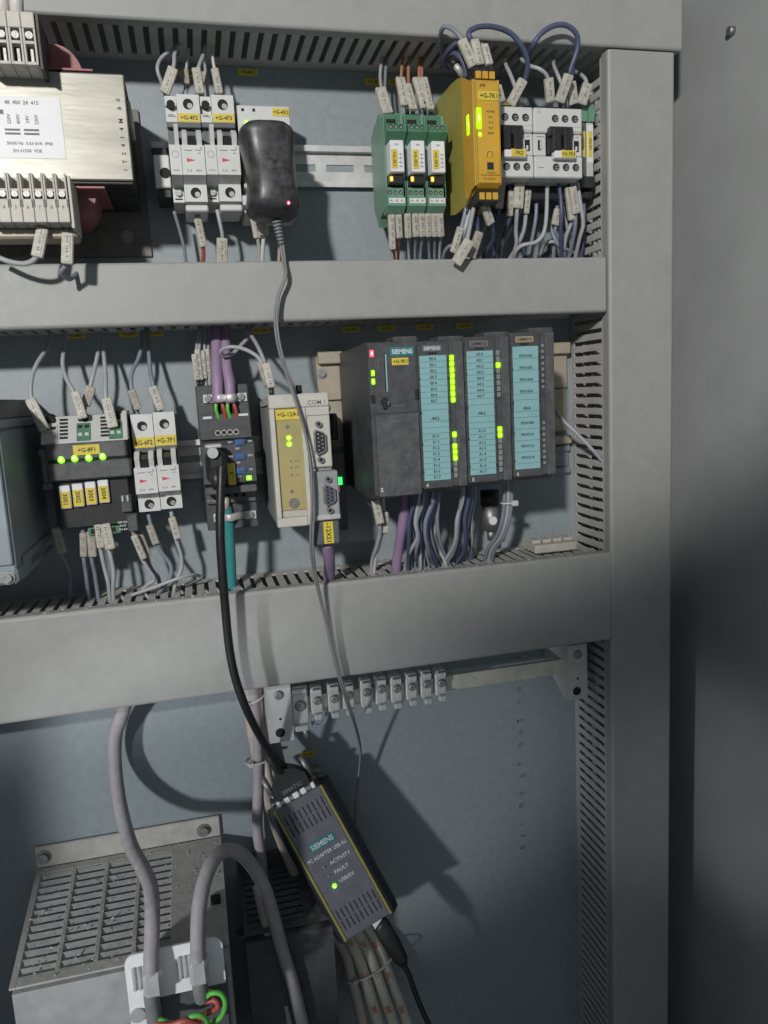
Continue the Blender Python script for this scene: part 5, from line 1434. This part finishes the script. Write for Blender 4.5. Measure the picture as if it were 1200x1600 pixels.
for lab, pt, rx, rd, tilt in (('cable tie round the hanging bundle beside the left insulator', (32.5,14,-343.3), 12.5, 10, .12), ('cable tie round the hanging bundle just under the lowest duct', (32.0,20,-279.8), 10, 9, .3), ('wide cable tie round the cream cables below the adapter', (123.8,30,-575.2), 27, 15, .32)):
    tie = thing('cable_tie', pt, lab, 'cable tie', 'cable ties')
    part('band', MB().tube([(pt[0] + rx * math.cos(a * math.pi / 10), pt[1] + rd * math.sin(a * math.pi / 10), pt[2] + rx * math.cos(a * math.pi / 10) * tilt) for a in range(21)], 1.1, 8), 'clear', tie)
    part('head', MB().box(pt[0] - rx * .6 - 2.5, pt[0] - rx * .6 + 2.5, pt[1] + rd * .7, pt[1] + rd * .7 + 4, pt[2] - rx * .6 * tilt - 2, pt[2] - rx * .6 * tilt + 2.4, .5), 'clear', tie)

# pale plastic box behind the adapter
t = solo('pale_cover', MB().box(40, 92, .6, 12, -420, -366, 1), 'sidegrey', (66, 0, -400), 'small pale plastic cover on the panel, peeping out behind the black adapter', 'cover')

# ---- bus adapter
t = thing('bus_adapter', (86, 95, -412), 'dark grey bus adapter box with olive stripes hanging aslant, green light on its face', 'adapter')
c0 = [Vector(q) for q in ((41.8,52,-379.8), (85.0,52,-359.7), (95.2,78,-508.8), (141.1,78,-483.6))]
ctr = sum(c0, Vector()) / 4
vv = ((c0[2] + c0[3]) - (c0[0] + c0[1])) / 2
uu = ((c0[1] - c0[0]) + (c0[3] - c0[2])) / 2
Ln, Wd = vv.length, uu.length
vv.normalize()
uu = (uu - vv * uu.dot(vv)).normalized()
nn = uu.cross(vv)
if nn.y < 0: nn = -nn


def AD(a, n, b):     # a across, n out of the face, b down the length, from the top centre
    return tuple(ctr + uu * a + nn * n + vv * (b - Ln / 2))


def adx(mb): return mb.xf(AD)


hw = Wd / 2
part('face', adx(MB().box(-hw + 2, hw - 2, -20, 0, 0, Ln, .8)), 'adapter', t)
for sg in (-1, 1):
    part('stripe', adx(MB().box(sg * (hw - 2.2), sg * (hw + .4), -2.5, .7, 0, Ln, .5)), 'olive', t)
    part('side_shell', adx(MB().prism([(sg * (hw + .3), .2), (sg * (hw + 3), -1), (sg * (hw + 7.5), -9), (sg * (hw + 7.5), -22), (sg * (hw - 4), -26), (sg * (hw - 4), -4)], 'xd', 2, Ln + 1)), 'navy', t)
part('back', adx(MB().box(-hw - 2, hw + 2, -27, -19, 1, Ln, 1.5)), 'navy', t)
vs = MB()
for b0, nrow in ((9, 1), (Ln - 30, 1)):
    for k in range(9):
        xx = -hw + 6 + k * (Wd - 12) / 8
        vs.box(xx - .55, xx + .55, -1, .12, b0 + (k % 2) * 0, b0 + 9.6).box(xx - .55, xx + .55, -1, .12, b0 + 11, b0 + 21)
part('vent', adx(vs), 'hole', t)
# flat print lies on the face: text runs across, upright towards the plug
def adtext(mb, s, a, b, h, wmax=None, align='C'):
    st = len(mb.v)
    mb.text(s, a, 0, 0, h, align=align, wmax=wmax)
    mb.v[st:] = [AD(x, .25, b - z) for x, d, z in mb.v[st:]]
    return mb


bd = part('badge', adx(MB().box(-13, 13, -.2, .3, 43, 52, .1)), 'petrol', t)
q = adtext(MB(), 'SIEMENS', 0, 47.5, 5.2, wmax=23)
q.v = [tuple(Vector(p) + nn * .2) for p in q.v]
part('lettering', q, 'paleink', bd)
q = MB()
adtext(q, 'PC ADAPTER USB A2', 0, 57.5, 3.6, wmax=40)
for k, s in enumerate(('ACTIVITY', 'FAULT', 'USB/5V')):
    adtext(q, s, -3, 68.5 + k * 9.5, 3.7, align='L', wmax=22)
part('lettering', q, 'paleink', t)
for k in range(3):
    part('led', MB().ball(*AD(-9, .2, 68.5 + k * 9.5 + (k == 2) * 1.5), 1.5 if k < 2 else 2.3, 1.2 if k < 2 else 1.8), 'offled' if k < 2 else 'gled', t)
# d-sub shell between plug and adapter
part('shell', adx(MB().box(-17, 17, -15, -3, -5, 0, .8)), 'steel', t)
part('nut', adx(MB().box(-19.5, -16, -12, -2, -6, 0, .6).box(16, 19.5, -12, -2, -6, 0, .6).box(-12, -7, -12, -2.4, -5.6, 0, .5).box(-3, 2.5, -12, -2.4, -5.6, 0, .5).box(5, 10, -12, -2.4, -5.6, 0, .5)), 'nickel', t)

t = thing('serial_plug', AD(0, -8, -16), 'black plug with two long thumbscrews on top of the adapter', 'plug')
part('body', adx(MB().prism([(-17, -6), (17, -6), (17, -18), (11, -25), (5, -30), (-7, -30), (-12, -25), (-17, -18)], 'xz', -16, -1.5).xf(lambda x, d, z: (x, d, z))), 'black', t)
for a in (-20, 20):
    part('thumbscrew', MB().cyl(AD(a, -8, -13), AD(a, -8, -31), 3.1, 2.9, 14).cyl(AD(a, -8, -2), AD(a, -8, -13.2), 1.6, 1.6, 10), 'steel', t)
    part('ear', adx(MB().box(a - 4 if a < 0 else a - 3, a + 3 if a < 0 else a + 4, -13, -4, -10, -6, .6)), 'black', t)
part('strain_relief', MB().tube([AD(-1, -8, -27), AD(-3, -7, -40), AD(-5, -6, -52)], [7, 6, 4.8], 16), 'black', t)
q = MB()
adtext(q, 'SIMATIC', 0, -11, 4.0, wmax=26)
q.v = [tuple(Vector(p) - nn * 1.5) for p in q.v]
part('lettering', q, 'greyink', t)

t = thing('usb_plug', AD(8, -10, Ln + 15), 'black USB plug in the lower end of the adapter, its cable running down', 'plug')
part('shield', adx(MB().box(3.5, 13.5, -12, -5, Ln - 1, Ln + 8, .4)), 'nickel', t)
part('body', MB().tube([AD(8.5, -8, Ln + 5), AD(10, -8, Ln + 8), AD(10.5, -8, Ln + 30), AD(10.5, -8, Ln + 48), AD(10.5, -8, Ln + 54)], [6.5, 8.6, 8.6, 7.0, 4.0], 16, .7), 'black', t)
part('cord', MB().tube(smooth([AD(10.5, -8, Ln + 50), AD(10, -9, Ln + 66), AD(6, -10, Ln + 92), AD(2, -12, Ln + 140)], 6), 2.6, 10), 'rubber', t)


# ---- dusty drives
def drive(x0, x1, z0, tilt, mt, mtop, label, cols, x_slots, rows, dep=132, fl=33, pt=7.0):
    t = thing('drive_unit', ((x0 + x1) / 2, 0, z0), label, 'drive')
    part('flange', MB().box(x0, x1, .4, 4, z0 - fl, z0, 1.0), mtop, t)
    zf = z0 - fl
    R = rot_x(-tilt, 4, zf)
    st = MB()
    # solid dusty area, right of the grille
    xs0, xs1 = x_slots
    st.box(xs1, x1, 4, dep, zf - 2, zf, .3).box(x0, xs0, 4, dep, zf - 2, zf, .3)
    st.box(xs0, xs1, 4, 12, zf - 2, zf, .2).box(xs0, xs1, 12 + rows * pt, dep, zf - 2, zf, .2)
    for k in range(1, cols):
        xx = xs0 + (xs1 - xs0) * k / cols
        st.box(xx - 1.8, xx + 1.8, 12, 12 + rows * pt, zf - 2, zf, .3)
    part('top_plate', st.xf(R), mtop, t)
    part('interior', MB().box(xs0, xs1, 8, dep - 2, zf - 14, zf - 12).xf(R), 'hole', t)
    for k in range(cols):
        xa = xs0 + (xs1 - xs0) * k / cols + (1.8 if k else 0)
        xb = xs0 + (xs1 - xs0) * (k + 1) / cols - (1.8 if k < cols - 1 else 0)
        for r in range(rows):
            d = 13.0 + r * pt
            q = MB().prism([(d, zf - .3), (d + pt * .62, zf - 1.6), (d + pt * .60, zf - 3.2), (d - .2, zf - 1.9)], 'dz', xa + .02, xb - .02)
            part('slat', q.xf(R), mt, t)
    rz = math.tan(math.radians(tilt))
    zfr = zf - dep * rz
    part('body', MB().prism([(.4, zf - 6), (dep * .96, zfr - 7), (dep * .96, zfr - 200), (.4, zfr - 200)], 'dz', x0 + .6, x1 - .6), mt, t)
    return t


d1 = drive(-177, -9, -400, 9.5, 'drive', 'dusty', 'dust-covered grey drive unit with four columns of vent slats, lower left', 4, (-172, -56), 13, fl=21, pt=8.5)
for q in ((-170.0,4,-410.2), (-25.1,4,-411.9)):
    bolt(d1, q[0], q[2], 4, 4.4)
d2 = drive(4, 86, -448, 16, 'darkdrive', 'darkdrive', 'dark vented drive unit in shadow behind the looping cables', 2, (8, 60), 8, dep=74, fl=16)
for q in ((2.2,4,-532.3), (69.0,4,-540.9)):
    bolt(d2, q[0], q[2], 4, 3.6)
part('label_slot', MB().box(-22, -13.5, 78, 88, -437, -431.6, .3).box(-18.2, -17.4, 78, 88, -432, -431.2), 'hole', d1)

# bright shield clamp plate in front of the grey drive
t = thing('shield_plate', (-55, 140, -470), 'bright metal shield plate with rounded corners and two cable clamps on the drive', 'shield plate')
p0, p1 = (-90.0,140,-428.9), (-16.1,140,-424.6)
xa, xb = p0[0], p1[0] + 2
zt = (p0[2] + p1[2]) / 2 - 1
pl = []
R = 9
for (cx_, cz_, a0) in ((xb - R, zt - R, 0), (xa + R, zt - R, 90)):
    for k in range(7):
        a = math.radians(a0 + k * 15)
        pl.append((cx_ + R * math.cos(a), cz_ + R * math.sin(a)))
pl += [(xa, -495), (xa + 12, -495), (xa + 12, zt - 42), (xb, zt - 42)]
part('plate', MB().prism(pl, 'xz', 138, 140), 'nickel', t)
part('plate_leg', MB().box(xa + .1, xa + 18, 137.5, 139.8, -560, zt - 40, .5), 'nickel', t)
for cx_ in ((-70.2,146,-447.7), (-35.1,146,-446.3)):
    s = part('saddle', MB().box(cx_[0] - 6, cx_[0] + 9, 140, 156.6, cx_[2] - 10, cx_[2] + 11, 3), 'zinc', t)
    g = MB()
    for k in range(3):
        g.box(cx_[0] - 15 + k * 4.0, cx_[0] - 12 + k * 4.0, 140, 142.6, cx_[2] - 11, cx_[2] + 9, .8)
    part('spring', g, 'zinc', s)
part('screw_boss', MB().dcyl((-84.1,140,-477.6)[0], (-84.1,140,-477.6)[2] - 3, 140, 142, 6, 18), 'zinc', t)
part('housing_front', MB().box(xa + 14, xb + 1, 120, 136, -560, zt - 36, 1.5), 'slate', t)
wire('left lilac cable curving out of the lowest duct down to the shield clamp', 'lilac cables clamped on the shield plate', 'lilac', 6.2, [(-76.6,40,-251.4), (-85.0,30,-273.9), (-93.4,22,-295.5), (-96.5,22,-326.0), (-93.9,36,-356.5), (-85.5,62,-380.1), (-73.7,92,-386.7), (-66.5,118,-389.7), (-65.7,140,-402.8), (-68.8,148,-429.5), (-69.7,150,-450.2)], cat='cable', name='cable')
wire('right lilac cable arching out of the shield clamp and away to the right', 'lilac cables clamped on the shield plate', 'lilac', 6.0, [(-34.1,150,-450.8), (-32.5,148,-421.6), (-29.4,142,-398.5), (-23.4,130,-382.6), (-14.7,116,-374.6), (-2.8,104,-376.3), (10.5,94,-392.4), (22.6,88,-420.2), (29.6,84,-452.7), (36.1,80,-495.6), (43.9,78,-538.5), (51.8,78,-598.0)], cat='cable', name='cable')
wire('dirty lilac cable running beside the arching one into the bottom', 'lilac cables clamped on the shield plate', 'wpink', 4.6, [(19.7,60,-444.4), (22.5,62,-466.5), (27.7,64,-505.7), (34.1,66,-545.9), (40.6,68,-603.9)], cat='cable', name='cable')
for cx_, pts in (('left', [(-70.0,150,-447.8), (-71.3,150,-461.0), (-71.1,148,-474.1), (-71.9,146,-501.6)]), ('right', [(-34.1,150,-450.8), (-34.1,150,-462.2), (-33.5,148,-472.7)])):
    wire('grey stripped end of the %s lilac cable below its clamp' % cx_, 'cable ends on the shield plate', 'cord', 6.0, pts, cat='cable end', name='cable_end')
wire('green core looping at the right end of the shield plate', 'bare cores at the picture bottom', 'wgreen', 2.1, [(-32.6,148,-474.0), (-25.9,154,-465.0), (-18.6,156,-465.8), (-15.8,156,-475.1), (-19.9,152,-489.1), (-28.5,146,-497.8)], name='core')
wire('green core along the bottom edge of the picture', 'bare cores at the picture bottom', 'wgreen', 2.1, [(-69.5,150,-478.6), (-54.8,154,-484.8), (-41.9,158,-477.9), (-33.3,158,-480.2), (-29.6,152,-496.9)], name='core')
wire('red core twisted inside the green loop', 'bare cores at the picture bottom', 'wred', 2.4, [(-31.9,146,-478.2), (-23.7,150,-475.3), (-22.2,152,-480.3), (-29.4,152,-483.0), (-37.0,148,-490.3)], name='core')
wire('red core along the bottom edge of the picture', 'bare cores at the picture bottom', 'wred', 2.4, [(-73.7,150,-482.0), (-60.9,156,-482.5), (-46.9,160,-478.8), (-36.7,158,-486.2)], name='core')

# ---- small screw on the side wall, faint stencil ticks on the panel
t = thing('wall_screw', (488, 89, 295), 'lone small screw sticking out of the right side wall near the top', 'screw')
part('head', MB().cyl((487.8, 89, 295), (483, 89, 295), 4, 3.4, 14), 'steel', t)
g = MB()
for py in range(0, 15):
    z = -265 - py * 17 - (py * 11 % 7)
    g.box(308 - (py % 3), 310.5 + (py * 7 % 4), 0, .12, z, z + 2.6 + (py * 5 % 4)).box(306, 307.2, 0, .12, z + 1, z + 3)
part('stencil_ticks', g, 'faint', thing('stencil_marks', (308, 0, -300), 'faint vertical line of dark stencil ticks on the bare panel at right', 'marking'))

# ---- loose crumbs of dust on the drive and on the lowest duct
rnd = random.Random(3)
g = MB()


def crumb(x, d, z, r):
    p = [(x + r * rnd.uniform(-1.4, 1.4), d + r * rnd.uniform(-1.4, 1.4), z + (r * .9 if k == 3 else 0)) for k in range(4)]
    g.add(p, [(0, 1, 2), (0, 1, 3), (1, 2, 3), (0, 2, 3)])


R_ = rot_x(-9.5, 4, -421)
for k in range(420):
    x, d = rnd.uniform(-174, -12), rnd.uniform(6, 130)
    q = R_(x, d, -420.9)
    crumb(q[0], q[1], q[2], abs(rnd.gauss(.5, .35)) + .15)
for k in range(260):
    crumb(rnd.uniform(-160, 366), rnd.uniform(4, 14) if rnd.random() < .5 else rnd.uniform(67, 77), -161.5 if rnd.random() < 0 else -162.2, abs(rnd.gauss(.5, .3)) + .15)
for k in range(160):
    crumb(rnd.uniform(-140, 366), rnd.uniform(69, 78), -161.45, abs(rnd.gauss(.45, .3)) + .15)
o = solo('dust', g, 'clear', (0, 60, -300), 'pale crumbs of dust strewn over the grey drive and the lowest duct', 'dust')
o['kind'] = 'stuff'
